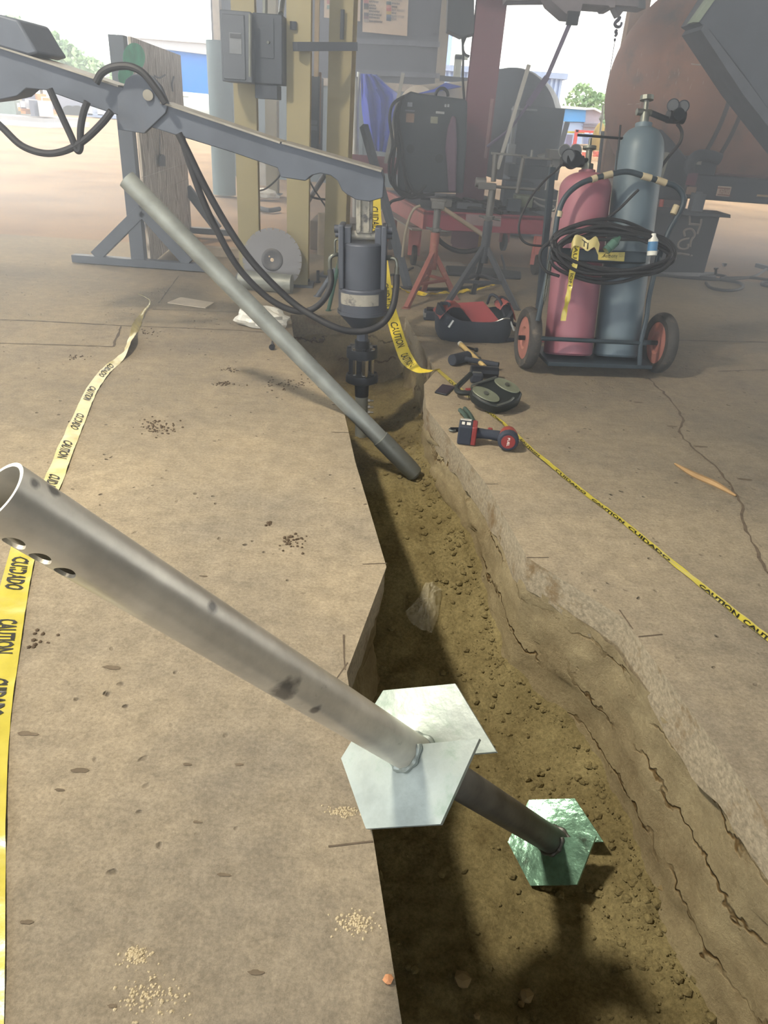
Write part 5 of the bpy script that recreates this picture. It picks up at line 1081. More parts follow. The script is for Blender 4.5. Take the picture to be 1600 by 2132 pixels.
def on_tank(x, y):
    d = ray(x, y).normalized(); lo = None
    for k in range(700):
        P = CO + d * (6.5 + k * .005); q = P - ctk; s_ = q.dot(axk); rr = (q - axk * s_).length
        if (s_ >= 0 and rr <= R_) or (s_ < 0 and (s_ / .95) ** 2 + rr * rr <= R_ * R_): return P
    return CO + d * 9
b.tube([on_tank(x, y) for x, y in [(1440, 133), (1455, 135), (1480, 133)]], .006, 5, 0); b.tube([on_tank(x, y) for x, y in [(1308, 217), (1330, 216), (1352, 216)]], .003, 5, 0)  # pale lines: painted highlight of a bump, then short scratches below
rnd = random.Random(3)
for k in range(46):
    x_, y_ = rnd.gauss(1380, 45), rnd.gauss(165, 26)
    if x_ > 1320 and y_ < 215: b.tube([on_tank(x_, y_), on_tank(x_ - 1.5, y_ + 5 + rnd.random() * 6)], .0022, 4, 0)
b.build('chalk_mark', M('mark_white', '#c9c6c0', .9, bump=0), t)
YR = 7.55
m_trl = M('trailer_steel', '#343a47', .55, .2, var=.1)
t = thing('flatbed_trailer', 'dark flatbed trailer frame under the rusty tank', 'trailer', at(1520, 425, YR))
b = MB(); pbox(b, 1432, 372, 1720, 424, YR, .25); b.build('frame_rail', m_trl, t, bevel=.01)
b = MB(); pbox(b, 1470, 370, 1720, 380, YR + .3, 1.6); b.build('deck', M('trailer_deck', '#6a4a52', .6), t)
b = MB(); ppoly(b, [(1378, 268), (1400, 290), (1436, 334), (1434, 420), (1345, 412), (1372, 330)], YR + .1, .6); b.build('gooseneck', m_trl, t, bevel=.02)
b = MB(); b.tube([at(x, y, YR - .08) for x, y in [(1436, 360), (1438, 340), (1452, 325), (1475, 324), (1500, 332)]], .05, 12); b.build('fender_hoop', m_trl, t)
b = MB(); pbox(b, 1440, 328, 1494, 372, YR + .02, .4); b.build('landing_box', m_trl, t, bevel=.02)
for x0, y0, x1, y1, mt in [(1431, 360, 1452, 386, M('dull_reflector', '#73485a', .5)), (1430, 389, 1450, 405, M('tan_label', '#8a7468', .6)), (1494, 388, 1522, 409, M('white_sign', '#b9aca2', .6)), (1576, 410, 1720, 414, M('amber_strip', '#a08a68', .6)), (1452, 331, 1462, 343, MATS['mark_white'])]:
    b = MB(); pbox(b, x0, y0, x1, y1, YR - .012, .01); b.build('marker_plate', mt, t)
b = MB(); o = at(1496, 402, YR - .014); e1 = (at(1521, 403, YR - .014) - o); letter(b, 'RENTS', o + e1 * .08, e1.normalized(), V((0, 0, 1)), .05, e1.length * .84)
for k in (0, 1): b.box(at(1508, 392 + k * 14, YR - .013), (.12, .002, .012))
b.build('sign_print', M('sign_red', '#7d4a44', .6), t, smooth=False)
# dark machine corner high on the right
YM = 6.0
t = thing('overhead_machine_arm', 'big dark steel arm slanting overhead in front of the tank', 'machine arm', at(1600, 245, YM))
ppoly(MB(), [(1500, -30), (1452, 45), (1478, 64), (1545, 150), (1620, 258), (1760, 440), (1760, -60)], YM, .35).build('arm_plate', m_steel, t, bevel=.006)
ppoly(MB(), [(1505, -40), (1443, 46), (1456, 46), (1512, -32)], YM - .02, .12).build('arm_edge', M('green_grey_edge', '#8fa094', .5), t)
ppoly(MB(), [(1468, 50), (1560, 172), (1760, 448), (1760, 470), (1548, 196), (1460, 62)], YM - .03, .4).build('lower_flange', M('arm_flange', '#59606c', .5, .2), t)
# H-beam stub with chalk marks
p0 = G(1378, 574); p1 = G(1492, 576)
t = thing('beam_stub', 'short dark steel beam stub standing on end with chalk marks', 'steel beam', (p0 + p1) / 2)
Yk = 7.15
ppoly(MB(), [(1366, 440), (1500, 450), (1467, 568), (1340, 566)], Yk, .03).build('web_plate', M('beam_plate', '#3c4049', .6, .25, var=.15, vs=4), t, bevel=.003)
b = MB(); b.prism([at(x, y, Yk - .06) for x, y in [(1368, 437), (1522, 447), (1522, 454), (1366, 444)]], (0, .34, 0)); b.build('top_plate', MATS['beam_plate'], t, bevel=.002)
b = MB(); b.prism([G(x, y, .012) for x, y in [(1340, 572), (1492, 577), (1490, 567), (1345, 560)]], (0, 0, -.012)); b.build('base_plate', MATS['beam_plate'], t)
MB().cyl(at(1491, 571, Yk - .05), at(1492, 559, Yk - .05), .012, n=8).cyl(at(1492, 560, Yk - .05), at(1492.2, 557.5, Yk - .05), .022, n=8).build('corner_bolt', m_dk, t)
b = MB(); q = at(1447, 440, Yk + .1); b.box(q + V((0, 0, .07)), (.11, .1, .17)); b.cyl(q + V((0, 0, .15)), q + V((0, 0, .17)), .03); b.build('clamp_block', m_steel, t, bevel=.004)
b = MB()
for pts in ([(1437, 449), (1437, 465), (1436, 466), (1446, 467), (1457, 468)], [(1461, 456), (1460, 466), (1455, 480), (1453, 487)], [(1427, 492), (1425, 482), (1431, 477), (1441, 477), (1447, 484), (1447, 492), (1442, 497), (1439, 505), (1438, 514)], [(1436, 496), (1420, 500), (1413, 508), (1415, 516), (1425, 519), (1433, 516), (1433, 508)], [(1406, 528), (1418, 528), (1436, 531)], [(1439, 532), (1442, 533)]):
    b.tube([at(x, y, Yk - .004) for x, y in pts], .010, 6, 3)
b.build('chalk_marks', M('chalk_faint', '#85817f', .9, bump=0), t)
# cables on the floor
for pts, lb in [([(1360, 572), (1400, 578), (1440, 582), (1490, 585), (1540, 583), (1575, 576), (1610, 552)], 'black cable lying in front of the beam stub and rising at its end'), ([(1470, 592), (1482, 603), (1520, 608), (1546, 602), (1540, 592), (1505, 586), (1465, 580), (1462, 578), (1490, 575), (1512, 579), (1500, 584)], 'black cable looped in rings on the floor by the beam stub'), ([(1500, 582), (1560, 581), (1620, 588)], 'short black cable crossing the floor past the cable rings'), ([(1620, 590), (1590, 590), (1588, 596), (1620, 602)], 'curled black cable end on the floor')]:
    MB().tube([G(x, y) + V((0, 0, .013)) for x, y in pts], .013, 8).build('floor_cable', m_hose, None, lb, 'cable')
b = MB(); b.beam(G(1576, 556) + V((0, 0, .02)), G(1612, 566) + V((0, 0, .02)), .05, .04); b.build('timber_scrap', m_steel, None, 'dark bar scrap on the floor behind the cables', 'bar')
b = MB(); lump(b, G(1508, 553) + V((0, 0, .01)), .03); b.build('scrap_lump', m_dk, None, 'small dark scrap lump on the dirt beyond the beam stub', 'scrap')
# rack with red panels and steel lengths behind the cylinders
Yr = 9.6; m_rackr = M('rack_red', '#94505c', .6); m_rackw = M('rack_white', '#cfc9c2', .6); m_tan = M('tan_steel', '#a58a74', .7)
t = thing('material_rack', 'red and white steel rack behind the gas cylinders', 'rack', at(1290, 520, Yr))
for pts in ([(1270, 380), (1340, 300), (1345, 330), (1300, 390)], [(1290, 395), (1330, 398), (1310, 460), (1280, 462)]): ppoly(MB(), pts, Yr, .03).build('red_panel', m_rackr, t)
b = MB(); b.beam(at(1288, 322, Yr), at(1330, 325, Yr), .06, .07); b.beam(at(1262, 378, Yr), at(1330, 382, Yr), .06, .08); b.beam(at(1266, 408, Yr), at(1286, 411, Yr), .06, .08); b.beam(at(1286, 411, Yr), at(1262, 470, Yr), .05, .05); b.build('white_frame', m_rackw, t)
b = MB(); b.beam(at(1262, 362, Yr - .2), at(1279, 240, Yr - .2), .08, .06); b.beam(at(1268, 366, Yr - .2), at(1300, 250, Yr - .2), .04, .04); b.beam(at(1282, 360, Yr - .1), at(1310, 275, Yr - .1), .04, .04); b.build('steel_lengths', m_tan, t)
b = MB(); b.beam(at(1240, 345, 9.0), at(1258, 276, 9.0), .02, .02) if False else b.cyl(V((at(1258, 368, 8.6).x, 8.6, 0)), at(1256, 273, 8.6), .018); b.build('upright_rod', m_steel, None, 'thin dark rod standing behind the red cylinder', 'rod')
t = thing('tool_locker', 'grey drawer unit behind the tall teal cylinder', 'drawers', at(1400, 480, 8.4)); b = MB(); pbox(b, 1368, 400, 1424, 500, 8.4, .4); b.build('locker_body', M('locker_grey', '#8a7d80', .6), t, bevel=.004)
for k in range(3): b = MB(); pbox(b, 1370, 408 + k * 26, 1420, 429 + k * 26, 8.38, .02); b.build('drawer', M('drawer_front', '#75686e', .6), t, bevel=.003)
b = MB(); b.beam(at(1387, 318, 7.6), G(1318, 545), .07, .05); b.build('pale_angle', M('pale_green_angle', '#8d928a', .6), None, 'pale steel angle leaning behind the tall teal cylinder', 'steel angle')
MB().cyl(V((at(1370, 500, 7.7).x, 7.7, -.03)), at(1382, 398, 7.7), .03, .02, n=14).build('traffic_cone_tip', M('cone_red', '#c2605a', .6), None, 'thin red marker standing behind the tall teal cylinder', 'marker')
# ================================================================== BUILDING WITH COLOUR CHARTS (dark wall behind the columns)
YWL = 15.0; m_wall = M('dark_wall_sheet', '#5b5f6d', .65, .1, var=.08, vs=1); m_wains = M('wainscot_sheet', '#7d8c98', .6, .1, var=.08, vs=1); m_trim = M('wall_trim', '#b9b0a6', .7)
xw0, xw1 = at(447, 200, YWL).x, at(918, 100, YWL).x; ztr = at(600, 165, YWL).z
b = MB(); b.span((xw0, YWL, ztr), (xw1, YWL + 6, 7)); wl = b.build('wall_back', m_wall, None, 'dark sheet wall of the site building behind the columns', kind='structure', origin=(0, 0, 0))
b = MB(); b.span((xw0, YWL - .03, ztr - .06), (xw1, YWL + .02, ztr + .06)); b.build('wall_trim', m_trim, wl)
b = MB(); n = int((xw1 - xw0) / .2)
for i in range(n):
    x = xw0 + (xw1 - xw0) * i / n; b.span((x, YWL, -.03), (x + .12, YWL + .05, ztr)); b.span((x + .12, YWL + .02, -.03), (x + .2, YWL + .05, ztr))
b.build('corrugated_wainscot', m_wains, wl)
for yy in (85, 150): b = MB(); b.beam(at(742, yy, YWL - .05), at(916, yy + 8, YWL - .05), .05, .08); b.build('wall_rail', M('rail_sheet', '#6b7080', .6), wl)
MB().span((xw1 - .05, YWL - .06, 0), (xw1 + .12, YWL + .2, 7)).build('corner_trim', M('corner_sheet', '#9a958c', .6), wl)
b = MB(); pbox(b, 444, -40, 458, 150, YWL - .2, .2); b.build('downpipe', m_trim, wl)
b = MB(); ppoly(b, [(473, 172), (478, 172), (478, 195), (480, 195), (475, 203), (470, 195), (472, 195)], YWL - .06, .02); b.build('arrow_sign', M('arrow_red', '#b06a6a', .6), None, 'small red down arrow sign on the corrugated wall', 'sign')
YS = YWL - .1; m_board = M('chart_board', '#cdbdab', .7, var=.05, bump=0)
t = thing('colour_chart', 'cream colour code chart board on the dark wall', 'sign', at(800, 72, YS)); ppoly(MB(), [(755, 66), (848, 75), (852, -30), (757, -40)], YS, .04).build('board', m_board, t)
bars = [(757, 2, '#b06d70'), (757, 10, '#4b4d55'), (757, 16, '#5f5648'), (757, 22, '#bfae9c'), (757, 29, '#4b4d55'), (757, 35, '#7d5a66'), (757, 42, '#a9a5a0'), (804, 6, '#4d6a72'), (804, 13, '#c98f86'), (804, 19, '#b9545a'), (804, 26, '#c0a85c'), (804, 32, '#4f6484'), (804, 39, '#44546e')]
for x, y, cc in bars:
    b = MB(); b.beam(at(x + 1, y + .5, YS - .01), at(x + 11, y + 1.3, YS - .01), .012, .05); b.build('colour_bar', M('bar_' + cc[1:], cc, .6, bump=0), t)
b = MB()
for x, y, w_, s_ in [(769, 4, 20, ''), (769, 12, 14, ''), (769, 18, 15, ''), (769, 24, 22, ''), (769, 31, 26, ''), (769, 37, 22, ''), (769, 45, 28, ''), (816, 1, 22, 'STRUCTURAL'), (816, 8, 17, ''), (816, 15, 12, ''), (816, 22, 28, 'PAINT AND BLAST'), (816, 28, 10, ''), (816, 35, 26, 'READY TO SHIP'), (816, 41, 11, 'VESSEL')]:
    o = at(x, y + 1, YS - .012); e1 = at(x + w_, y + 1 + w_ * .085, YS - .012) - o
    if s_: letter(b, s_, o, e1.normalized(), V((0, 0, 1)), .035, e1.length)
    else:
        for k in range(int(w_ / 3)): b.box(o + e1 * ((k + .4) / int(w_ / 3)) + V((0, 0, .015)), (.018, .002, .026))
b.build('chart_print', M('chart_ink', '#5d5a60', .7, bump=0), t, smooth=False)
t = thing('colour_chart', 'narrow cream chart board half hidden by the yellow column', 'sign', at(710, 45, YS)); ppoly(MB(), [(675, 36), (750, 44), (752, -30), (676, -36)], YS, .04).build('board', m_board, t)
for x, y, cc in [(681, 4, '#b06d70'), (681, 15, '#6f9490')]:
    b = MB(); pbox(b, x, y - 4, x + 9, y + 4, YS - .01, .012); b.build('colour_bar', M('bar_' + cc[1:] + 'b', cc, .6, bump=0), t)
b = MB(); pbox(b, 738, 8, 745, 11, YS - .01, .01); pbox(b, 738, 20, 745, 23, YS - .01, .01); b.build('chart_print', MATS['chart_ink'], t)
# ================================================================== TARP, ROLL AND TANK HEAD BEHIND THE WELDER
Yt = 10.2; b = MB(); vs = []; nx_, ny_ = 18, 14
Lc = [(752, 153), (752, 185), (753, 215), (758, 250), (766, 285), (775, 312)]; Rc = [(783, 156), (806, 180), (828, 196), (826, 235), (818, 270), (806, 318)]
for j in range(ny_):
    v_ = j / (ny_ - 1) * 5; i0 = min(4, int(v_)); f_ = v_ - i0; la = V(Lc[i0]).lerp(V(Lc[i0 + 1]), f_); ra = V(Rc[i0]).lerp(V(Rc[i0 + 1]), f_)
    for i in range(nx_):
        q = la.lerp(ra, i / (nx_ - 1)); vs.append(at(q.x, q.y, Yt + .10 * math.sin(i * 1.1 + j * .2) + .05 * noise.noise(V((i * .4, j * .4, 0)))))
m_tarp = M('blue_tarp', '#1c49e8', .5, var=.12, vs=3, bump=.1)
b.add(vs, [(j * nx_ + i, j * nx_ + i + 1, (j + 1) * nx_ + i + 1, (j + 1) * nx_ + i) for j in range(ny_ - 1) for i in range(nx_ - 1)]); o = b.build('tarp', m_tarp, None, 'blue tarp draped behind the welder and the boom tip', 'tarp', ang=70)
sm_ = o.modifiers.new('s', 'SOLIDIFY'); sm_.thickness = .01
b = MB(); b.cyl(at(740, 160, Yt - .1), V((at(746, 320, Yt - .1).x, Yt - .1, -.03)), .04); b.cyl(at(748, 150, Yt - .1), at(742, 230, Yt - .1), .025); b.build('tarp_post', m_met, None, 'pale pipe post at the edge of the blue tarp', 'post')
t = thing('covered_vessel', 'tan wrapped vessel with a blue tarp over its top', 'vessel', at(930, 300, 12)); cA = at(850, 275, 12.5); cB = at(1000, 262, 13.5); MB().lathe(cA, cB - cA, [(0, 0), (.05, .4), (.2, .62), (1.6, .66), (1.6, 0)], 36).build('vessel_wrap', M('tan_wrap', '#b0a594', .7, var=.1, bump=.3, bs=8), t)
MB().span((cA.x + .3, 12.4, -.03), (cA.x + .5, 13.2, cA.z - .4)).build('saddle', m_steel, t)
ppoly(MB(), [(868, 195), (905, 185), (928, 172), (962, 180), (938, 184), (902, 192)], 12.2, .4).build('top_tarp', m_tarp, t)
Yh = 11.0; hc = at(1068, 262, Yh); t = thing('vessel_head', 'large dark domed vessel end behind the clutter', 'vessel', hc - V((0, 0, .7)))
MB().lathe(hc + V((0, .5, 0)), (-.25, -1, 0), [(0, .70), (.25, .68), (.42, .5), (.5, .25), (.52, 0)], 48).build('dome', M('dark_vessel', '#4c5563', .5, .2), t)
MB().lathe(hc + V((0, .5, 0)), (.25, 1, 0), [(0, .70), (.7, .70), (.7, 0)], 48).build('shell', MATS['dark_vessel'], t)
# hanging control box left of the red column, cables
t = thing('hanging_control_box', 'grey control box hanging beside the red column', 'control box', at(960, 75, 8.0)); ppoly(MB(), [(931, 62), (960, 76), (988, 70), (988, -40), (934, -40)], 8.0, .3).build('box', m_gbox, t, bevel=.006)
b = MB(); b.tube([at(x, y, 8.1) for x, y in [(963, 70), (965, 120), (964, 160), (967, 208)]], .012, 8); b.tube([at(x, y, 8.1) for x, y in [(972, 72), (964, 95), (968, 112), (978, 118)]], .012, 8); b.build('cable', m_hose, t)
# ================================================================== OVERHEAD BEAM, CRANE HOOK
t = thing('overhead_beam', 'grey runway beam crossing high over the yard edge', 'beam', at(1180, 30, 7.0)); m_bm = M('beam_grey', '#8b8894', .6, .1)
ppoly(MB(), [(1140, -20), (1150, 3), (1183, 32), (1208, 34), (1214, 8), (1268, 12), (1270, 16), (1282, 16), (1286, -20)], 7.0, .4).build('bracket', m_bm, t, bevel=.004)
ppoly(MB(), [(985, -30), (1055, -30), (1055, 1), (1140, 0), (1330, 14), (1334, -30)], 7.5, .3).build('runway', m_bm, t)
t = thing('crane_hook', 'steel crane hook on its block against the sky', 'hook', at(1288, 57, 7.6)); ppoly(MB(), [(1281, -30), (1281, 18), (1290, 36), (1306, 14), (1312, -30)], 7.6, .18).build('hook_block', m_bm, t, bevel=.01)
b = MB(); b.tube([at(x, y, 7.7) for x, y in [(1291, 34), (1289, 40), (1284, 45), (1281, 50), (1284, 55), (1290, 56), (1294, 52), (1295, 46)]], lambda q: .018 - .008 * q, 10); b.build('hook', M('hook_steel', '#55516e', .5, .5), t)
b = MB(); b.tube([at(x, y, 7.7) for x, y in [(1286, 62), (1282, 66), (1285, 70), (1281, 76)]], .012, 8); b.cyl(at(1281, 80, 7.7), at(1281, 86, 7.7), .01); b.cyl(at(1281, 84, 7.7), at(1270, 155, 7.7), .003, n=6); b.build('hook_chain', MATS['hook_steel'], t)
ppoly(MB(), [(1300, 14), (1345, 18), (1345, -30), (1300, -30)], 8.4, .3).build('beam_end', m_gbox, None, 'dark beam end beside the crane hook', 'beam')
b = MB(); xq = at(1322, 80, 10.6).x; b.span((xq - .11, 10.6, -.03), (xq + .11, 10.8, 4.8)); b.build('shed_post', m_tan, None, 'tan steel post rising behind the rusty tank dome', 'post')
# ================================================================== FAR YARD
m_bblue = M('building_blue', '#1d80ea', .6, var=.06, vs=.3, bump=0); m_bwht = M('building_pale', '#b9bec9', .6, var=.05, vs=.3, bump=0)
Yb = 60.0
t = thing('site_building', 'blue clad building with a pale band under its roof beyond the yard', 'building', at(400, 235, Yb))
ppoly(MB(), [(330, 96), (450, 112), (450, 260), (330, 252)], Yb, 20).build('blue_wall', m_bblue, t)
ppoly(MB(), [(245, 68), (450, 90), (450, 116), (245, 90)], Yb - .5, 21).build('pale_band', m_bwht, t)
ppoly(MB(), [(245, 72), (450, 88), (450, 92), (245, 76)], Yb - .7, 21).build('roof_edge', M('roof_white', '#dde2e6', .5, bump=0), t)
ppoly(MB(), [(240, 90), (336, 99), (336, 252), (240, 246)], Yb + .2, 19).build('pale_wall', m_bwht, t)
t = thing('storage_tank', 'pale horizontal storage tank with a handrail before the blue building', 'tank', at(400, 240, 45)); MB().cyl(at(366, 222, 45), at(452, 230, 45), .75, n=28).build('tank_shell', M('tank_pale', '#c3d0d6', .5, bump=0), t)
b = MB(); [b.beam(V((at(x_, 235, 45).x, 45, -.03)), at(x_, 226, 45), .3, .3) for x_ in (375, 410, 445)]; b.build('saddle', m_fit, t)
b = MB(); b.tube([at(x, y, 44.5) for x, y in [(368, 212), (368, 200), (392, 202), (393, 222)]], .06, 6, 0); b.build('handrail', m_fit, t)
def tree(lb, px, py, Y, r, h, n=900, seed=1):
    base = at(px, py, Y); base.z = -.03; t = thing('tree', lb, 'tree', base, group='trees beyond the yard'); rnd = random.Random(seed); b = MB()
    top = h
    for i in range(n):
        a = rnd.uniform(0, 6.283); q = rnd.random() ** .5; z = rnd.uniform(.18, 1); rad = r * q * math.sin(math.pi * min(1, .15 + z * .83)) ** .6
        c = base + V((math.cos(a) * rad, math.sin(a) * rad, top * z)); s_ = r * rnd.uniform(.05, .12); u_ = V((rnd.uniform(-1, 1), rnd.uniform(-1, 1), rnd.uniform(-1, 1))).normalized(); u2, v2 = basis(u_)
        b.add([c + u2 * s_, c + v2 * s_, c - u2 * s_, c - v2 * s_ + u_ * s_ * .4], [(0, 1, 2), (0, 2, 3)])
    b.build('foliage', M('tree_leaves', '#8db58a', .8, var=.3, vs=.5, bump=0, col2='#b7d2a0'), t, smooth=False)
    MB().cyl(base, base + V((0, 0, top * .6)), r * .06, n=8).build('trunk', m_tan, t)
for i, (px, hh, rr, Yq) in enumerate([(60, 12.5, 5, 150), (95, 11.5, 5, 155), (130, 10.5, 5, 150), (165, 8.8, 4.5, 150), (200, 7, 4.5, 150), (228, 6.4, 4, 150)]): tree('leafy tree in the line beyond the left yard', px, 250, Yq, rr, hh, 700, i)
for i, (px, hh, rr, Yq) in enumerate([(1195, 7.2, 3, 120), (1225, 6.2, 3, 120), (1255, 7.0, 3, 125), (1285, 6.2, 3.4, 110), (1275, 4.4, 3, 90), (1300, 6.0, 3, 110)]): tree('leafy tree in the clump right of the far blue shed', px, 300, Yq, rr, hh, 600, 20 + i)
# left yard: pallets of gear
Yp = G(60, 262).y
t = thing('steel_skid', 'pale steel skid with orange and white machinery in the yard', 'skid', G(45, 262))
b = MB(); pbox(b, -60, 250, 98, 263, Yp, 4); b.build('skid_base', m_bwht, t); b = MB(); pbox(b, -60, 241, 92, 250, Yp + .1, 3.6); b.build('skid_deck', M('skid_grey', '#a8a8ac', .6, bump=0), t)
rnd = random.Random(5)
for i in range(26):
    x = 34 + rnd.random() * 58; w_ = 3 + rnd.random() * 8; y1 = 243 - rnd.random() * 20; y0 = y1 - 8 - rnd.random() * 26
    if y0 < 186: y0 = 186
    b = MB(); pbox(b, x, y0, x + w_, y1, Yp + rnd.random() * 2, .8); b.build('machine_part', [M('mach_orange', '#d69455', .6, bump=0), M('mach_white', '#e2e0e4', .6, bump=0), M('mach_slate', '#656a80', .6, bump=0)][i % 3], t)
b = MB(); pbox(b, -60, 205, 32, 243, Yp + 2.2, 1.2); b.build('green_housing', M('mach_green', '#7d8c88', .6, bump=0), t)
Yq = G(170, 240).y
t = thing('parked_trailer', 'pale parked trailer with equipment across the yard', 'trailer', G(170, 240))
b = MB(); pbox(b, 104, 228, 172, 238, Yq, 3); b.build('trailer_bed', m_bwht, t); b = MB(); pbox(b, 118, 200, 135, 230, Yq + .5, 2); pbox(b, 138, 212, 166, 228, Yq + .5, 2); b.build('equipment', M('eq_grey', '#b7b9c4', .6, bump=0), t)
MB().cyl(at(150, 204, Yq), at(150, 204, Yq + 1), 1.0, n=20).build('reel', M('eq_dark', '#8f93a6', .6, bump=0), t)
for k in range(4): MB().cyl(at(112 + k * 17, 238, Yq - .2), at(112 + k * 17, 238, Yq), .5, n=14).build('wheel', m_tyre, t)
t = thing('parked_trailer', 'low loaded trailer beside the plywood stand across the yard', 'trailer', G(215, 245)); Yq2 = G(215, 246).y
b = MB(); pbox(b, 178, 238, 240, 245, Yq2, 3); b.build('trailer_bed', M('eq_blue', '#8fa0c4', .6, bump=0), t); b = MB(); pbox(b, 182, 220, 192, 240, Yq2, 2); pbox(b, 203, 226, 214, 240, Yq2, 2); b.build('load', m_bwht, t)
b = MB(); b.cyl(at(218, 150, 90), at(226, 235, 90), .12); [b.beam(at(216, 116 + 8 * k, 90), at(228, 117 + 8 * k, 90), .1, .25) for k in range(9)]; b.build('stair_tower', m_bwht, None, 'pale stair tower beside the tree line', 'tower')
# right background sheds, frames and clutter
Yg = 42.0
t = thing('pale_warehouse', 'pale blue corrugated warehouse behind the vessel end', 'building', at(1100, 240, Yg)); m_cor = M('pale_blue_sheet', '#a9bfe6', .6, var=.04, vs=.4, bump=0)
b = MB(); xa, xb = at(880, 160, Yg).x, at(1170, 180, Yg).x; zt1 = at(1100, 160, Yg).z; nn = 60
for i in range(nn): x = xa + (xb - xa) * i / nn; b.span((x, Yg + (.0 if i % 2 else .12), 0), (x + (xb - xa) / nn, Yg + 12, zt1))
b.build('corrugated_wall', m_cor, t); MB().span((xa, Yg - .2, zt1), (xb + .2, Yg + 12.5, zt1 + .25)).build('roof_edge', M('roof_blue', '#9fb2d8', .6, bump=0), t)
Ye = 75.0
t = thing('blue_shed', 'bright blue open shed with a pale gable in the far yard', 'shed', at(1220, 300, Ye))
ppoly(MB(), [(1168, 227), (1221, 228), (1219, 254), (1166, 253)], Ye, 10).build('blue_wall', M('shed_blue', '#4f97dc', .6, var=.08, vs=.6, bump=0), t)
ppoly(MB(), [(1166, 254), (1216, 255), (1212, 300), (1164, 300)], Ye + .3, 9).build('pale_wall', m_cor, t)
ppoly(MB(), [(1166, 219), (1221, 224), (1240, 224), (1256, 233), (1254, 236), (1238, 228), (1221, 229), (1166, 225)], Ye - .4, 11).build('roof_edge', M('shed_roof', '#dfe4ea', .5, bump=0), t)
ppoly(MB(), [(1221, 230), (1238, 228), (1254, 236), (1247, 275), (1214, 272)], Ye + .2, 9).build('gable', M('gable_mauve', '#aaa2b4', .7, bump=0), t)
for yy in (256, 262): ppoly(MB(), [(1214, yy), (1246, yy + 1), (1246, yy + 2.4), (1214, yy + 1.4)], Ye - .2, .3).build('gable_beam', M('gable_beam', '#7d7f90', .7, bump=0), t)
Yf = 50.0
t = thing('red_frame', 'bright red steel frame with a yellow cross bar in the far yard', 'frame', at(1220, 308, Yf)); m_rf = M('frame_red', '#e05a55', .6, bump=0)
for pts in ([(1200, 270), (1206, 270), (1198, 316), (1192, 316)], [(1240, 273), (1244, 274), (1239, 319), (1234, 319)], [(1200, 270), (1245, 273), (1244, 278), (1200, 275)]): ppoly(MB(), pts, Yf, .3).build('frame_member', m_rf, t)
ppoly(MB(), [(1180, 273), (1218, 274), (1218, 278), (1180, 277)], Yf + .5, .3).build('yellow_bar', M('bar_yellow', '#c9c24a', .6, bump=0), t)
ppoly(MB(), [(1181, 280), (1194, 280), (1190, 306), (1178, 306)], Yf + 1, .5).build('purple_panel', M('panel_lilac', '#9aa0c8', .6, bump=0), t)
ppoly(MB(), [(1218, 278), (1236, 278), (1234, 300), (1216, 300)], Yf + 1, .5).build('blue_panel', M('panel_blue', '#8fa6d6', .6, bump=0), t)
MB().ball(at(1246, 289, Yf - 1), .55, sc=(.7, .7, 1.6)).build('ochre_bundle', M('ochre', '#a08a4a', .8), None, 'ochre bundle hanging beside the red frame', 'bundle')
b = MB(); b.cyl(at(1257, 218, 30), at(1250, 280, 30), .04); b.tube([at(x, y, 30) for x, y in [(1254, 240), (1250, 247), (1252, 252), (1256, 248), (1255, 240)]], .05, 6, 0); b.build('hoist_line', m_fit, None, 'thin hoist line with a hook loop in the far yard', 'cable')
b = MB(); ppoly(b, [(1262, 300), (1267, 300), (1266, 327), (1260, 327)], 46, .5); b.build('portable_toilet', M('toilet_blue', '#3b78d6', .6, bump=0), None, 'small bright blue cabin beyond the red cylinder', 'cabin')
b = MB(); b.beam(at(1182, 254, 20), at(1146, 380, 20), .12, .1); b.build('ladder_boom', m_steel, None, 'dark lattice boom leaning before the far blue shed', 'boom')
rnd = random.Random(9)
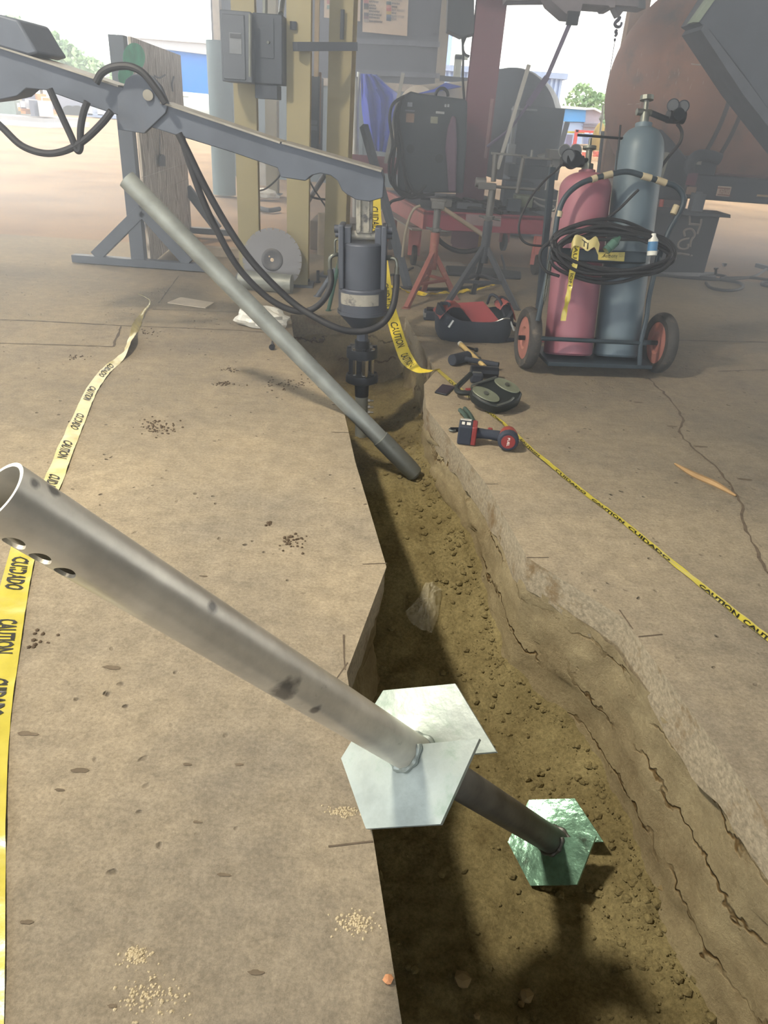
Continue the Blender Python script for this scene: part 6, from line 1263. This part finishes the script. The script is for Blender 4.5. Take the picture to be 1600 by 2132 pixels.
for i in range(16):
    x = 1205 + rnd.random() * 60; y1 = 322 + rnd.random() * 18; b = MB(); pbox(b, x, y1 - 5 - rnd.random() * 8, x + 4 + rnd.random() * 8, y1, G(x, y1, -.03).y, .6)
    b.build('yard_crate', [M('yc_red', '#d06a55', .6, bump=0), M('yc_white', '#e4ddd4', .6, bump=0), M('yc_tan', '#c9a987', .6, bump=0)][i % 3], None, ['red crate', 'white crate', 'tan crate'][i % 3] + ' among the stacked goods in the far right yard', 'crate', group='crates in the far right yard')
rnd = random.Random(11)
for i in range(14):
    x = 1490 + i * 9; b = MB(); pbox(b, x, 362 + i * .6 - rnd.random() * 4, x + 8, 372 + i * .7, G(x, 372 + i * .7, -.03).y, .6)
    b.build('yard_crate', [MATS['yc_red'], MATS['yc_white'], MATS['mach_orange']][i % 3], None, ['red crate', 'white crate', 'orange crate'][i % 3] + ' seen under the tank across the yard', 'crate', group='crates seen under the tank')
b = MB(); pbox(b, 926, 72, 940, 145, 45, 2); b.build('far_silo', m_cor, None, 'tall pale blue stack behind the hanging control box', 'stack')
b = MB(); [b.beam(at(950 + k * 5, 115, 38), V((at(950 + k * 5, 172, 38).x, 38, -.03)), .12, .12) for k in range(3)]; b.beam(at(948, 118, 38), at(975, 120, 38), .12, .2); b.build('pipe_rack', m_fit, None, 'grey pipe rack behind the hanging control box', 'rack')
b = MB(); b.beam(at(916, 163, 14), at(976, 168, 14), .06, .08); b.build('cross_rail', m_steel, None, 'dark rail beyond the corner of the dark wall', 'rail')
# ================================================================== ADDED HAZE VOLUME STANDING IN FOR LENS GLARE
hz_m = bpy.data.materials.new('glare_haze'); hz_m.use_nodes = True; nt = hz_m.node_tree
for n in list(nt.nodes):
    if n.type == 'BSDF_PRINCIPLED': nt.nodes.remove(n)
vn = nt.nodes.new('ShaderNodeVolumeScatter'); vn.inputs['Color'].default_value = (.78, .86, 1.0, 1); vn.inputs['Density'].default_value = .12; vn.inputs['Anisotropy'].default_value = .55
nt.links.new(vn.outputs['Volume'], nt.nodes['Material Output'].inputs['Volume'])
b = MB(); b.span((-8.5, 2.1, .002), (7.3, 9.3, 3.2)); b.build('haze', hz_m, None, 'thin bluish haze volume added in place of lens glare', 'haze', kind='stuff', smooth=False)
SC.cycles.volume_bounces = 0

for o in bpy.data.objects:
    if '_o' in o: del o['_o']
